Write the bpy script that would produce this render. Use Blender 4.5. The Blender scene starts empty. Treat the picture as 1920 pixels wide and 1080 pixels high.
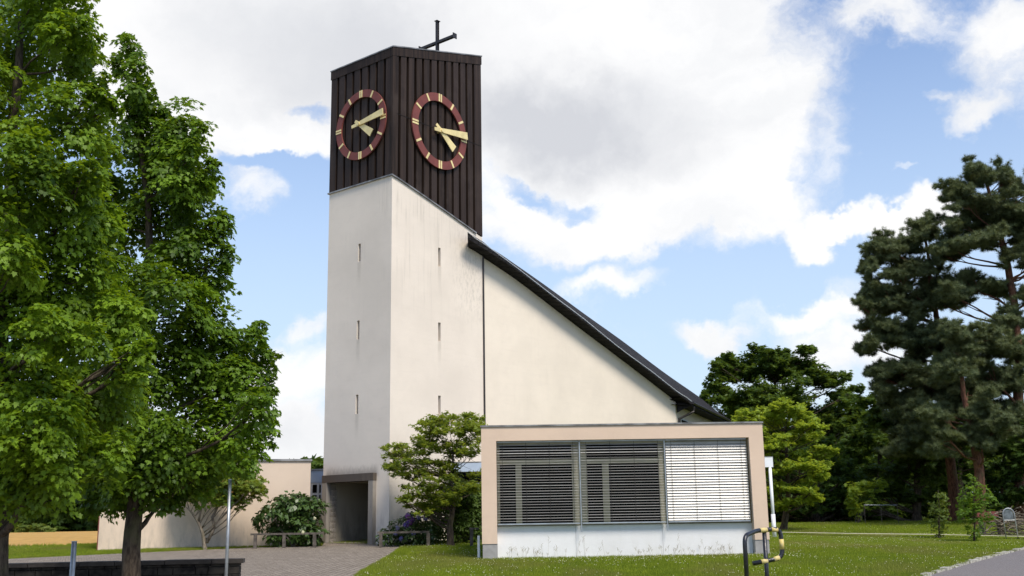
import bpy, math, random
import numpy as np
from mathutils import Vector, Matrix
R = math.radians
col = bpy.context.scene.collection
sc = bpy.context.scene
rng = np.random.default_rng(11)
random.seed(5)

# ---------------------------------------------------------------- camera
FPX, PITCH, ROLL = 2010.7, .21726, .015616
EYE = np.array([0, 0, 1.6])
cf = np.array([0, math.cos(PITCH), math.sin(PITCH)])
_r = np.array([1., 0, 0]); _u = np.array([0, -math.sin(PITCH), math.cos(PITCH)])
cr = _r*math.cos(ROLL) - _u*math.sin(ROLL)
cu = _u*math.cos(ROLL) + _r*math.sin(ROLL)
cam = bpy.data.cameras.new('camera'); co = bpy.data.objects.new('camera', cam); col.objects.link(co)
cam.sensor_width = 36; cam.lens = FPX/1920*36; cam.clip_end = 3000
M = Matrix.Identity(4)
for i in range(3):
    M[i][0] = cr[i]; M[i][1] = cu[i]; M[i][2] = -cf[i]; M[i][3] = EYE[i]
co.matrix_world = M
sc.camera = co

# ---------------------------------------------------------------- exposure
sc.view_settings.view_transform = 'Standard'; sc.view_settings.look = 'None'
sc.view_settings.gamma = 1; sc.view_settings.exposure = 0.36
sc.cycles.max_bounces = 7; sc.cycles.diffuse_bounces = 3; sc.cycles.transmission_bounces = 4
sc.cycles.transparent_max_bounces = 8

# ---------------------------------------------------------------- sun
SUN = Vector((.38, -.62, 1.0)).normalized()
sl = bpy.data.lights.new('sun', 'SUN'); sl.energy = 3.5; sl.angle = R(20); sl.color = (1, .925, .82)
so = bpy.data.objects.new('sun', sl); col.objects.link(so)
so.rotation_euler = (-SUN).to_track_quat('-Z', 'Y').to_euler()
so.location = (20, -20, 60)

# ---------------------------------------------------------------- pixel ray helpers (layout worked out once from the photo)
def ray(x, y): return cf + cr*(x-960)/FPX - cu*(y-540)/FPX
def at(x, y, Y): d = ray(x, y); return EYE + d*Y/d[1]
def at_plane(x, y, P, n):
    d = ray(x, y); n = np.array(n); return EYE + d*(((np.array(P)-EYE)@n)/(d@n))

# ---------------------------------------------------------------- world: sky and clouds
w = bpy.data.worlds.new('World'); sc.world = w; w.use_nodes = True
nt = w.node_tree; nt.nodes.clear()
class NT:
    def __init__(s, nt): s.nt = nt
    def n(s, t, ins=None, **kw):
        nd = s.nt.nodes.new(t)
        for k, v in kw.items(): setattr(nd, k, v)
        for k, v in (ins or {}).items(): s.set(nd.inputs[k], v)
        return nd
    def set(s, sock, v):
        if isinstance(v, bpy.types.NodeSocket): s.nt.links.new(v, sock)
        else: sock.default_value = v
    def math(s, op, a, b=None, c=None, clamp=False):
        nd = s.nt.nodes.new('ShaderNodeMath'); nd.operation = op; nd.use_clamp = clamp
        for i, v in enumerate((a, b, c)):
            if v is not None: s.set(nd.inputs[i], v)
        return nd.outputs[0]
    def vmath(s, op, a, b=None, out=0):
        nd = s.nt.nodes.new('ShaderNodeVectorMath'); nd.operation = op
        s.set(nd.inputs[0], a)
        if b is not None: s.set(nd.inputs['Scale' if op == 'SCALE' else 1], b)
        return nd.outputs[out]
    def noise(s, vec, scale, detail=4, rough=.55, out='Fac', dist=0):
        nd = s.n('ShaderNodeTexNoise', {'Scale': scale, 'Detail': detail, 'Roughness': rough, 'Distortion': dist})
        if vec is not None: s.nt.links.new(vec, nd.inputs['Vector'])
        return nd.outputs[out]
    def ramp(s, fac, lo, hi, a=0., b=1., smooth=True):
        nd = s.n('ShaderNodeMapRange', {0: fac, 1: lo, 2: hi, 3: a, 4: b}, clamp=True)
        if smooth: nd.interpolation_type = 'SMOOTHSTEP'
        return nd.outputs[0]
    def mix(s, fac, a, b, blend='MIX'):
        nd = s.nt.nodes.new('ShaderNodeMix'); nd.data_type = 'RGBA'; nd.blend_type = blend
        s.set(nd.inputs[0], fac); s.set(nd.inputs[6], a); s.set(nd.inputs[7], b)
        return nd.outputs[2]
W = NT(nt)
sky = W.n('ShaderNodeTexSky', sky_type='NISHITA', sun_disc=False, sun_elevation=math.asin(SUN.z),
          sun_rotation=math.atan2(SUN.x, SUN.y), altitude=450, air_density=1.0, dust_density=.7, ozone_density=1.6)
dirv = W.n('ShaderNodeTexCoord').outputs['Generated']
n1 = W.noise(dirv, 7.0, 6, .6, 'Color')
warp = W.vmath('SCALE', W.vmath('SUBTRACT', n1, (.5, .5, .5)), .11)
n1b = W.noise(dirv, 34.0, 4, .6, 'Color')
warp2 = W.vmath('SCALE', W.vmath('SUBTRACT', n1b, (.5, .5, .5)), .022)
wd = W.vmath('ADD', W.vmath('ADD', dirv, warp), warp2)
# cloud banks: centre pixel, half sizes (px), tilt (deg), weight
banks = [(740, 70, 420, 110, -3, 1.2), (1080, 180, 400, 180, 5, 1.4), (1340, 300, 180, 120, 25, 1.15), (520, 260, 200, 55, 5, .9),
         (1290, 60, 190, 100, 0, .95), (1170, 455, 150, 42, -14, 1.0), (950, 430, 80, 45, -20, .85), (330, 110, 220, 130, 0, .9), (430, 150, 200, 80, 0, .7),
         (460, 390, 60, 34, 30, .85), (1650, 35, 70, 30, 10, .8), (1860, 100, 80, 80, -30, .9), (1900, 30, 60, 40, 0, .6), (1805, 216, 56, 26, -10, 1.1),
         (1160, 552, 110, 26, -6, 1.05), (1330, 650, 66, 26, 5, 1.35), (1522, 468, 44, 32, 0, 1.4), (1585, 414, 36, 18, -10, 1.5), (1740, 185, 36, 14, -20, .9), (1715, 325, 24, 7, 0, .6),
         (1695, 403, 60, 18, 8, 1.4), (1765, 380, 40, 24, 0, 1.2), (1520, 598, 100, 22, -12, .95), (1620, 560, 60, 40, -40, .55), (1600, 660, 130, 40, 0, .95), (560, 700, 110, 60, 0, .9), (560, 820, 140, 44, 0, .95),
         (590, 605, 40, 20, -15, .9), (560, 860, 260, 30, 0, .6), (1560, 720, 220, 36, 0, .55), (1000, 820, 900, 50, 0, .4),
         (1430, 400, 90, 34, 0, .85), (1380, 370, 90, 50, 0, .6), (300, 740, 220, 120, 0, .5), (1040, 470, 60, 40, 0, .7)]
holes = [(560, 182, 60, 26, 8, 1.7), (500, 322, 80, 20, 10, 1.3), (1040, 385, 80, 18, 20, .6), (960, 340, 50, 16, 20, .7), (1420, 120, 40, 60, 20, .6), (1400, 200, 40, 20, 0, .5), (1500, 310, 30, 50, 0, .5), (1680, 230, 150, 90, -10, .35), (1400, 530, 200, 40, -14, .35), (640, 400, 200, 40, 0, .2)]
field = None
def bank(px, py, ax, ay, tilt, wt, r_out=1.45, r_in=.25):
    c = Vector(ray(px, py)).normalized()
    rt = Vector(cr); up = rt.cross(c).normalized()*1; rt = c.cross(up).normalized()
    t = R(tilt); u_ = rt*math.cos(t) - up*math.sin(t); v_ = up*math.cos(t) + rt*math.sin(t)
    m = Matrix((u_, v_, c)).transposed().to_euler('XYZ')
    mp = W.n('ShaderNodeMapping', {'Vector': wd}, vector_type='TEXTURE')
    mp.inputs['Location'].default_value = c; mp.inputs['Rotation'].default_value = m
    mp.inputs['Scale'].default_value = (ax*1.12/FPX, ay*1.12/FPX, .5)
    ln = W.n('ShaderNodeVectorMath', {0: mp.outputs[0]}, operation='LENGTH').outputs['Value']
    return W.ramp(ln, r_out, r_in, 0, wt)
for b_ in banks + [(a, b, c, d, e, -f) for a, b, c, d, e, f in holes]:
    g = bank(*b_); field = g if field is None else W.math('ADD', field, g)
sep = W.n('ShaderNodeSeparateXYZ', {0: dirv}).outputs
# elsewhere in the sky: broken cloud at random
pl = W.n('ShaderNodeCombineXYZ', {0: W.math('DIVIDE', sep[0], W.math('ADD', W.math('ABSOLUTE', sep[2]), .18)),
                                  1: W.math('DIVIDE', sep[1], W.math('ADD', W.math('ABSOLUTE', sep[2]), .18))}).outputs[0]
far = W.ramp(sep[1], .80, .45, 0, 1)
rnd = W.ramp(W.noise(pl, 1.1, 3, .5), .48, .72, 0, .8)
field = W.math('ADD', field, W.math('MULTIPLY', far, rnd))
det = W.noise(wd, 15.0, 10, .66)
det2 = W.noise(W.vmath('MULTIPLY', wd, (1, 1, 2.2)), 5.0, 7, .58)
dens = W.math('ADD', field, W.math('MULTIPLY', W.math('SUBTRACT', det, .5), 1.3))
dens = W.math('ADD', dens, W.math('MULTIPLY', W.math('SUBTRACT', det2, .5), 1.1))
wisp = W.noise(W.vmath('MULTIPLY', wd, (1, 1, 2.0)), 26.0, 8, .68)
dens = W.math('ADD', dens, W.math('MULTIPLY', W.math('SUBTRACT', wisp, .5), .55))
cov = W.ramp(dens, .08, 1.15)
# grey undersides in the thick parts
lump = W.noise(wd, 6.0, 6, .55)
grey = [(600, 70, 270, 80, -5, .6), (1090, 262, 220, 62, 6, 1.0), (860, 150, 260, 90, 0, .4), (1250, 235, 120, 60, 20, .45), (560, 800, 120, 40, 0, .35), (1800, 130, 60, 40, 0, .2)]
gf = None
for b_ in grey:
    g = bank(*b_, 1.5, .1); gf = g if gf is None else W.math('ADD', gf, g)
gf = W.math('ADD', gf, W.math('MULTIPLY', far, W.ramp(dens, 1.0, 2.0)))
core = W.math('MULTIPLY', gf, W.ramp(lump, .30, .62, .45, 1.0), clamp=True)
white = W.mix(W.ramp(det2, .35, .65), (7.3, 7.35, 7.45, 1), (8.4, 8.35, 8.3, 1))
cloudc = W.mix(core, white, (5.35, 5.45, 5.75, 1))
skyc = W.mix(1.0, sky.outputs[0], (1.38, 1.44, 1.60, 1), 'MULTIPLY')
haze_ = W.ramp(sep[2], .56, .05, 0.0, .85)
skyc = W.mix(haze_, skyc, (5.2, 6.4, 7.7, 1))
fin = W.mix(W.math('MULTIPLY', cov, .97), skyc, cloudc)
bg = W.n('ShaderNodeBackground', {'Color': fin, 'Strength': .1})
out = W.n('ShaderNodeOutputWorld', {'Surface': bg.outputs[0]})
w.cycles.sampling_method = 'MANUAL'; w.cycles.sample_map_resolution = 512

# ---------------------------------------------------------------- terrain height
def gh(Y):
    Y = max(Y, -30)
    k = math.floor(Y); f = Y-k
    h = lambda t: .0285*t if t < 50 else 1.425+.003*(t-50)
    return h(k)*(1-f) + h(k+1)*f
def gnd(x, y):
    Y = 20; d = ray(x, y)
    for i in range(120):
        t = (gh(Y)-1.6)/d[2] if d[2] < 0 else 200
        Y = .5*Y + .5*t*d[1]
    p = EYE + d*Y/d[1]; return np.array([p[0], p[1], gh(p[1])])

# ---------------------------------------------------------------- mesh building
class Fr:
    """a level frame: origin o, x axis at angle deg; w() gives world coordinates"""
    def __init__(s, o, deg):
        t = R(deg); s.o = np.array(o, float); s.a = np.array([math.cos(t), math.sin(t), 0]); s.b = np.array([-math.sin(t), math.cos(t), 0]); s.deg = deg
    def w(s, x, y, z): return s.o + s.a*x + s.b*y + np.array([0, 0, z])
WORLD = Fr((0, 0, 0), 0)
class MB:
    def __init__(s): s.v = []; s.f = []
    def add(s, vs, fs):
        k = len(s.v); s.v += [tuple(map(float, p)) for p in vs]; s.f += [tuple(i+k for i in f) for f in fs]; return s
    def box(s, x0, x1, y0, y1, z0, z1, fr=WORLD):
        vs = [fr.w(x, y, z) for x in (x0, x1) for y in (y0, y1) for z in (z0, z1)]
        return s.add(vs, [(0, 1, 3, 2), (4, 6, 7, 5), (0, 4, 5, 1), (2, 3, 7, 6), (0, 2, 6, 4), (1, 5, 7, 3)])
    def quad(s, *p): return s.add(p, [tuple(range(len(p)))])
    def prism(s, poly, off):
        """polygon (world points) thickened by the vector off"""
        n = len(poly); off = np.array(off)
        vs = [np.array(p) for p in poly] + [np.array(p)+off for p in poly]
        return s.add(vs, [tuple(range(n))[::-1], tuple(range(n, 2*n))] + [(i, (i+1) % n, n+(i+1) % n, n+i) for i in range(n)])
    def tube(s, path, rad, seg=8, cap=True):
        path = [np.array(p, float) for p in path]; n = len(path)
        if not hasattr(rad, '__len__'): rad = [rad]*n
        k = len(s.v); prev = None
        for i in range(n):
            t = path[min(i+1, n-1)]-path[max(i-1, 0)]; t = t/(np.linalg.norm(t)+1e-9)
            if prev is None:
                q = np.array([0, 0, 1.]) if abs(t[2]) < .9 else np.array([1., 0, 0]); u = np.cross(q, t)
            else: u = prev - t*(prev@t)
            u = u/(np.linalg.norm(u)+1e-9); prev = u; v = np.cross(t, u)
            for j in range(seg):
                a = 2*math.pi*j/seg
                s.v.append(tuple(path[i] + (u*math.cos(a)+v*math.sin(a))*rad[i]))
        for i in range(n-1):
            for j in range(seg):
                j2 = (j+1) % seg
                s.f.append((k+i*seg+j, k+i*seg+j2, k+(i+1)*seg+j2, k+(i+1)*seg+j))
        if cap:
            s.f.append(tuple(k+j for j in range(seg))[::-1]); s.f.append(tuple(k+(n-1)*seg+j for j in range(seg)))
        return s
    def build(s, name, mat, parent=None, smooth=False, base=None):
        me = bpy.data.meshes.new(name)
        vs = s.v
        if parent is not None:
            inv = parent.matrix_world.inverted(); vs = [tuple(inv @ Vector(v)) for v in vs]
        elif base is not None:
            vs = [tuple(np.array(v)-np.array(base)) for v in vs]
        me.from_pydata(vs, [], s.f); me.update()
        if smooth: me.polygons.foreach_set('use_smooth', [True]*len(me.polygons))
        me.materials.append(mat)
        o = bpy.data.objects.new(name, me); col.objects.link(o)
        if parent is not None: o.parent = parent; o.matrix_world = parent.matrix_world.copy()
        elif base is not None: o.location = base; o.matrix_world = Matrix.Translation(Vector(base))
        return o
def tag(o, label=None, cat=None, group=None, kind=None):
    for k, v in (('label', label), ('category', cat), ('group', group), ('kind', kind)):
        if v: o[k] = v
    return o
def empty(name, loc, label, cat, group=None, deg=0):
    o = bpy.data.objects.new(name, None); col.objects.link(o); o.empty_display_size = .3
    o.location = loc; o.rotation_euler = (0, 0, R(deg))
    o.matrix_world = Matrix.Translation(Vector(loc)) @ Matrix.Rotation(R(deg), 4, 'Z')
    return tag(o, label, cat, group)

def holed(mb, fr, yv, us, zb, zt, holes, depth):
    """vertical wall face in plane y=yv of frame fr, from us[0] to us[-1]; zt(u) top; holes (u0,u1,z0,z1) with reveals going back by depth"""
    br = sorted(set(list(us) + [h[0] for h in holes] + [h[1] for h in holes]))
    for u0, u1 in zip(br[:-1], br[1:]):
        um = (u0+u1)/2; hs = sorted([h for h in holes if h[0] <= um <= h[1]], key=lambda h: h[2])
        z = (zb, zb)
        for h in hs:
            mb.quad(fr.w(u0, yv, z[0]), fr.w(u1, yv, z[1]), fr.w(u1, yv, h[2]), fr.w(u0, yv, h[2])); z = (h[3], h[3])
        mb.quad(fr.w(u0, yv, z[0]), fr.w(u1, yv, z[1]), fr.w(u1, yv, zt(u1)), fr.w(u0, yv, zt(u0)))
    for (a, b, c, d) in holes:
        y2 = yv+depth
        mb.quad(fr.w(a, yv, c), fr.w(a, y2, c), fr.w(a, y2, d), fr.w(a, yv, d)); mb.quad(fr.w(b, yv, c), fr.w(b, yv, d), fr.w(b, y2, d), fr.w(b, y2, c))
        mb.quad(fr.w(a, yv, c), fr.w(b, yv, c), fr.w(b, y2, c), fr.w(a, y2, c)); mb.quad(fr.w(a, yv, d), fr.w(a, y2, d), fr.w(b, y2, d), fr.w(b, yv, d))

def cloud_mesh(name, P, N, D, S, tv, tf, mat, parent=None, tint=None):
    """many copies of one small template (tv, tf) as ONE mesh. P position, N normal, D tip direction, S size"""
    n = len(P); tv = np.array(tv, float); k = len(tv)
    D = D - N*(D*N).sum(1, keepdims=True); D /= np.linalg.norm(D, axis=1, keepdims=True)+1e-9
    X = np.cross(D, N)
    V = P[:, None, :] + S[:, None, None]*(tv[None, :, 0, None]*X[:, None, :] + tv[None, :, 1, None]*D[:, None, :] + tv[None, :, 2, None]*N[:, None, :])
    V = V.reshape(-1, 3)
    if parent is not None: V = V - np.array(parent.matrix_world.translation)
    lens = np.array([len(f) for f in tf]); flat = np.concatenate([np.array(f) for f in tf])
    loops = (flat[None, :] + (np.arange(n)*k)[:, None]).ravel()
    tot = np.tile(lens, n); st = np.concatenate([[0], np.cumsum(tot)[:-1]])
    me = bpy.data.meshes.new(name)
    me.vertices.add(len(V)); me.vertices.foreach_set('co', V.astype(np.float32).ravel())
    me.loops.add(len(loops)); me.loops.foreach_set('vertex_index', loops.astype(np.int32))
    me.polygons.add(len(tot)); me.polygons.foreach_set('loop_start', st.astype(np.int32)); me.polygons.foreach_set('loop_total', tot.astype(np.int32))
    me.update(calc_edges=True)
    at_ = me.attributes.new('tint', 'FLOAT', 'FACE')
    if tint is None: tint = rng.random(n)
    at_.data.foreach_set('value', np.repeat(tint, len(lens)).astype(np.float32))
    me.materials.append(mat)
    o = bpy.data.objects.new(name, me); col.objects.link(o)
    if parent is not None: o.parent = parent
    return o

# ---------------------------------------------------------------- materials
def newmat(name):
    m = bpy.data.materials.new(name); m.use_nodes = True; m.node_tree.nodes.clear()
    T = NT(m.node_tree); T.out = T.n('ShaderNodeOutputMaterial'); T.pos = T.n('ShaderNodeNewGeometry').outputs['Position']
    return m, T
def c4(c): return (c[0], c[1], c[2], 1)
def finish(T, color, rough=.8, metal=0., bump=None, bstr=.3, bdist=.01, spec=.3, **kw):
    p = T.n('ShaderNodeBsdfPrincipled', {'Base Color': color, 'Roughness': rough, 'Metallic': metal, 'Specular IOR Level': spec})
    for k, v in kw.items(): T.set(p.inputs[k.replace('_', ' ')], v)
    if bump is not None:
        b = T.n('ShaderNodeBump', {'Strength': bstr, 'Distance': bdist, 'Height': bump}); T.set(p.inputs['Normal'], b.outputs[0])
    T.nt.links.new(p.outputs[0], T.out.inputs[0]); return p
def simple(name, c, rough=.7, metal=0., var=.12, scale=3., bump=.1, bscale=40, spec=.3, c2=None, dist=.01):
    m, T = newmat(name)
    n = T.noise(T.pos, scale, 6, .6)
    lo = tuple(x*(1-var) for x in c) if c2 is None else c2; hi = tuple(min(1, x*(1+var)) for x in c) if c2 is None else c
    colr = T.mix(T.ramp(n, .35, .65), c4(lo), c4(hi))
    finish(T, colr, rough, metal, T.noise(T.pos, bscale, 4, .6), bump, dist, spec)
    return m
def lintel_stain(T, cc):
    # soot-like smear above the portal lintel and faint runs below each slit window
    u = T.vmath('DOT_PRODUCT', T.vmath('SUBTRACT', T.pos, (-4.157, 36, 0)), (-.773, .634, 0), out=1)
    v = T.vmath('DOT_PRODUCT', T.vmath('SUBTRACT', T.pos, (-4.157, 36, 0)), (.634, .773, 0), out=1)
    z = T.n('ShaderNodeSeparateXYZ', {0: T.pos}).outputs[2]
    nz = T.noise(T.vmath('MULTIPLY', T.pos, (7, 7, 3)), 1.5, 6, .7)
    m = T.math('MULTIPLY', T.ramp(T.math('ADD', z, T.math('MULTIPLY', nz, -.35)), 3.55, 3.15), T.math('MULTIPLY', T.ramp(u, .45, .7), T.ramp(u, 3.3, 3.0)))
    m = T.math('MULTIPLY', T.math('MULTIPLY', m, T.ramp(z, 3.2, 3.36)), T.ramp(v, .2, .1))
    cc = T.mix(T.math('MULTIPLY', m, .6), cc, (.12, .10, .08, 1))
    # grey weathering patch high on the right face near the roof
    p1 = T.math('MULTIPLY', T.math('MULTIPLY', T.ramp(v, 2.6, 4.0), T.ramp(u, .1, .05)), T.math('MULTIPLY', T.ramp(z, 8.4, 10.4), T.ramp(nz, .42, .68)))
    cc = T.mix(T.math('MULTIPLY', p1, .38), cc, (.32, .29, .24, 1))
    for z0_ in (10.8, 8.04, 5.42):
        run = T.math('MULTIPLY', T.ramp(z, z0_-1.1, z0_-.02), T.math('LESS_THAN', z, z0_))
        w1 = T.math('MULTIPLY', T.ramp(T.math('ABSOLUTE', T.math('SUBTRACT', v, 2.415)), .13, .03), T.ramp(u, .1, .05))
        w2 = T.math('MULTIPLY', T.ramp(T.math('ABSOLUTE', T.math('SUBTRACT', u, 1.635)), .13, .03), T.ramp(v, .1, .05))
        cc = T.mix(T.math('MULTIPLY', T.math('MULTIPLY', run, T.math('ADD', w1, w2, clamp=True)), T.math('MULTIPLY', nz, .6)), cc, (.33, .29, .23, 1))
    return cc
def plaster(name, c, dirt=(.35, .30, .24), base=None, streaks=0., amount=.5, top=None, grain=60, extra=None):
    """rendered wall: fine grain, broad tone drift, dirt rising from the ground, streaks under the top"""
    m, T = newmat(name)
    z = T.n('ShaderNodeSeparateXYZ', {0: T.pos}).outputs[2]
    big = T.noise(T.pos, .35, 4, .6); mid = T.noise(T.pos, 2.2, 6, .65); fine = T.noise(T.pos, grain, 3, .7)
    cc = T.mix(T.ramp(big, .3, .7), c4([x*.93 for x in c]), c4([min(.95, x*1.04) for x in c]))
    cc = T.mix(T.math('MULTIPLY', T.ramp(mid, .45, .75), .25), cc, c4([x*.86 for x in c]))
    cc = T.mix(T.math('MULTIPLY', T.ramp(fine, .4, .7), .12), cc, c4([x*.7 for x in c]))
    # trowel lines: faint horizontal bands
    hb = T.noise(T.vmath('MULTIPLY', T.pos, (.6, .6, 7)), 1.2, 5, .6)
    cc = T.mix(T.math('MULTIPLY', T.ramp(hb, .5, .72), .12), cc, c4([x*.8 for x in c]))
    if base is not None:
        st = T.noise(T.vmath('MULTIPLY', T.pos, (3, 3, .8)), 1.6, 7, .7)
        mask = T.math('MULTIPLY', T.ramp(z, base+1.5, base-.1), T.ramp(st, .40, .62))
        cc = T.mix(T.math('MULTIPLY', mask, amount), cc, c4(dirt))
    if streaks:
        st = T.noise(T.vmath('MULTIPLY', T.pos, (5, 5, .22)), 1.4, 7, .7); st2 = T.noise(T.pos, .5, 3, .5)
        mask = T.math('MULTIPLY', T.ramp(st, .48, .7), T.ramp(st2, .42, .62))
        if top is not None: mask = T.math('MULTIPLY', mask, T.ramp(z, top-5, top))
        cc = T.mix(T.math('MULTIPLY', mask, streaks), cc, c4((.30, .27, .22)))
    if extra: cc = extra(T, cc)
    bump = T.math('ADD', fine, T.math('MULTIPLY', mid, 1.5))
    finish(T, cc, .92, 0, bump, .35, .012, .15)
    return m
mat = {}
mat['tower_plaster'] = plaster('tower_plaster', (.75, .665, .565), base=1.0, streaks=.4, top=12.5, amount=.7, extra=lintel_stain)
mat['nave_plaster'] = plaster('nave_plaster', (.78, .69, .57), streaks=.05)
mat['annex_plaster'] = plaster('annex_plaster', (.68, .52, .395), base=.8, amount=.15, grain=90)
mat['wing_plaster'] = plaster('wing_plaster', (.66, .53, .41), base=1.0, amount=.5)
mat['white_panel'] = plaster('white_panel', (.79, .785, .78), dirt=(.48, .45, .38), base=.2, amount=.3)
mat['concrete'] = plaster('concrete', (.27, .245, .215), dirt=(.12, .10, .08), base=1.0, streaks=.8, amount=.4, grain=30)
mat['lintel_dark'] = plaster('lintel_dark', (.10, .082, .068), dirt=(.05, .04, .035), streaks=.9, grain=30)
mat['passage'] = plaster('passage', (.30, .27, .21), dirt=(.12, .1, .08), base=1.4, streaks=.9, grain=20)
mat['grey_plinth'] = simple('grey_plinth', (.30, .29, .28), .9, var=.12, bump=.3)
mat['metal_cap'] = simple('metal_cap', (.24, .23, .22), .45, .5, var=.4, scale=2)
mat['zinc'] = simple('zinc', (.42, .44, .47), .4, .6, var=.15)
mat['steel'] = simple('steel', (.34, .36, .38), .45, .6, var=.2, scale=6)
mat['plate_grey'] = simple('plate_grey', (.12, .14, .15), .6, .3, var=.3, scale=8)
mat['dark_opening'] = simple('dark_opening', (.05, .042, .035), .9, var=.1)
mat['recess'] = simple('recess', (.004, .003, .003), .9, var=.2, bump=.05)
mat['slit'] = simple('slit', (.10, .085, .065), .9, var=.3)
mat['frame_wood'] = simple('frame_wood', (.50, .47, .36), .6, var=.08, bump=.05)
mat['window_white'] = simple('window_white', (.62, .63, .64), .5, var=.04)
mat['cord'] = simple('cord', (.035, .033, .03), .8)
mat['white_paint'] = simple('white_paint', (.74, .75, .77), .45, var=.05, bump=.04)
mat['black_paint'] = simple('black_paint', (.014, .014, .018), .3, var=.4, scale=25, bump=.35, bscale=60, spec=.55)
mat['yellow_paint'] = simple('yellow_paint', (.62, .47, .13), .5, c2=(.55, .46, .24), scale=15, bump=.2)
mat['clock_red'] = simple('clock_red', (.165, .047, .038), .55, var=.12, bump=.08)
mat['gold'] = simple('gold', (.80, .64, .29), .4, .25, var=.12, spec=.6, bump=.03)
mat['link_fascia'] = simple('link_fascia', (.45, .53, .64), .5, var=.05)
mat['old_wood'] = simple('old_wood', (.10, .085, .07), .9, var=.35, scale=8, bump=.3)
mat['gutter'] = simple('gutter', (.045, .04, .04), .4, .4, var=.2)
def glass():
    m, T = newmat('window_glass')
    finish(T, (.004, .004, .004, 1), .05, spec=.1); return m
mat['glass'] = glass()
def cladding():
    m, T = newmat('dark_cladding')
    st = T.noise(T.vmath('MULTIPLY', T.pos, (6, 6, .25)), 1.5, 7, .7)
    pt = T.noise(T.pos, .9, 4, .6)
    # each board its own shade
    v = T.n('ShaderNodeAttribute', attribute_name='tint').outputs['Fac']
    cc = T.mix(T.ramp(st, .35, .7), (.014, .008, .005, 1), (.044, .027, .018, 1))
    cc = T.mix(T.math('MULTIPLY', T.ramp(pt, .5, .72), .45), cc, (.062, .044, .034, 1))
    cc = T.mix(T.math('MULTIPLY', v, .5), cc, (.05, .034, .029, 1))
    finish(T, cc, .6, .1, st, .15, .01, .22); return m
mat['cladding'] = cladding()
def slates(name, u, v, sc_, c1, c2):
    m, T = newmat(name)
    vec = T.n('ShaderNodeCombineXYZ', {0: T.vmath('DOT_PRODUCT', T.pos, u, out=1), 1: T.vmath('DOT_PRODUCT', T.pos, v, out=1)}).outputs[0]
    b = T.n('ShaderNodeTexBrick', {'Vector': vec, 'Color1': c4(c1), 'Color2': c4(c2), 'Mortar': (.004, .004, .004, 1), 'Scale': sc_, 'Mortar Size': .025,
            'Brick Width': .6, 'Row Height': .32, 'Bias': 0.})
    n = T.noise(T.pos, 5, 6, .7)
    cc = T.mix(T.ramp(n, .3, .7), b.outputs['Color'], c4([x*1.7 for x in c2]))
    cc = T.mix(T.math('SUBTRACT', 1., b.outputs['Fac']), (.004, .004, .004, 1), cc)
    h = T.math('ADD', T.math('SUBTRACT', 1., b.outputs['Fac']), T.math('MULTIPLY', n, .4))
    finish(T, cc, .75, 0, h, .8, .02, .12); return m
mat['slates'] = slates('slates', (.354, .935, 0), (.3, -.12, 1.35), 1.6, (.010, .009, .009), (.022, .020, .020))
mat['verge_slates'] = slates('verge_slates', (.634, .773, 0), (.25, -.2, 1.6), 1.5, (.009, .008, .008), (.016, .0145, .0145))
def bark(name, c1, c2, sc_=6.):
    m, T = newmat(name)
    n = T.noise(T.vmath('MULTIPLY', T.pos, (1, 1, .3)), sc_*3, 7, .7); n2 = T.noise(T.pos, sc_*.5, 4, .6)
    cc = T.mix(T.ramp(n, .35, .65), c4(c1), c4(c2)); cc = T.mix(T.math('MULTIPLY', T.ramp(n2, .5, .7), .5), cc, (.10, .095, .045, 1))
    finish(T, cc, .9, 0, n, .9, .03, .15); return m
mat['bark'] = bark('bark', (.035, .026, .020), (.11, .085, .062))
mat['pine_bark'] = bark('pine_bark', (.06, .03, .02), (.20, .095, .062))
mat['light_bark'] = bark('light_bark', (.09, .075, .055), (.24, .20, .15))
def foliage(name, dark, light, trans=.35, rough=.5, tipmix=None, spec=.25):
    """leaf: tone from its tint (inner crown leaves darker, shade put into the colour), light shining through"""
    m, T = newmat(name)
    t = T.n('ShaderNodeAttribute', attribute_name='tint').outputs['Fac']
    n = T.noise(T.pos, .8, 3, .5)
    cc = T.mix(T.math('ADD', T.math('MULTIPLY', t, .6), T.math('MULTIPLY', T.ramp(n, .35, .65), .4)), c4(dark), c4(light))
    if tipmix: cc = T.mix(T.ramp(t, tipmix[1], 1.), cc, c4(tipmix[0]))
    p = T.n('ShaderNodeBsdfPrincipled', {'Base Color': cc, 'Roughness': rough, 'Specular IOR Level': spec})
    tc = T.mix(.5, cc, c4([min(1, light[0]*2.2), min(1, light[1]*1.9), light[2]*.8]))
    tr = T.n('ShaderNodeBsdfTranslucent', {'Color': tc})
    mx = T.n('ShaderNodeMixShader', {0: trans, 1: p.outputs[0], 2: tr.outputs[0]})
    T.nt.links.new(mx.outputs[0], T.out.inputs[0]); return m
mat['maple'] = foliage('maple_leaf', (.015, .046, .004), (.185, .31, .020), .34)
mat['maple_bright'] = foliage('maple_bright_leaf', (.017, .050, .004), (.22, .35, .020), .36)
mat['amber'] = foliage('amber_leaf', (.065, .115, .016), (.26, .33, .045), .4, tipmix=((.30, .15, .05), .75))
mat['lime'] = foliage('lime_leaf', (.09, .16, .018), (.34, .44, .055), .45)
mat['dark_leaf'] = foliage('dark_leaf', (.024, .056, .010), (.115, .180, .030), .34)
mat['needles'] = foliage('pine_needle', (.035, .058, .024), (.155, .185, .078), .2, rough=.6)
mat['rhodo'] = foliage('rhododendron_leaf', (.018, .044, .010), (.085, .145, .03), .18, rough=.4, spec=.4)
mat['midgreen'] = foliage('midgreen_leaf', (.025, .055, .010), (.13, .19, .03), .3)
mat['olive'] = foliage('olive_leaf', (.05, .09, .015), (.17, .22, .04), .35)
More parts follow.
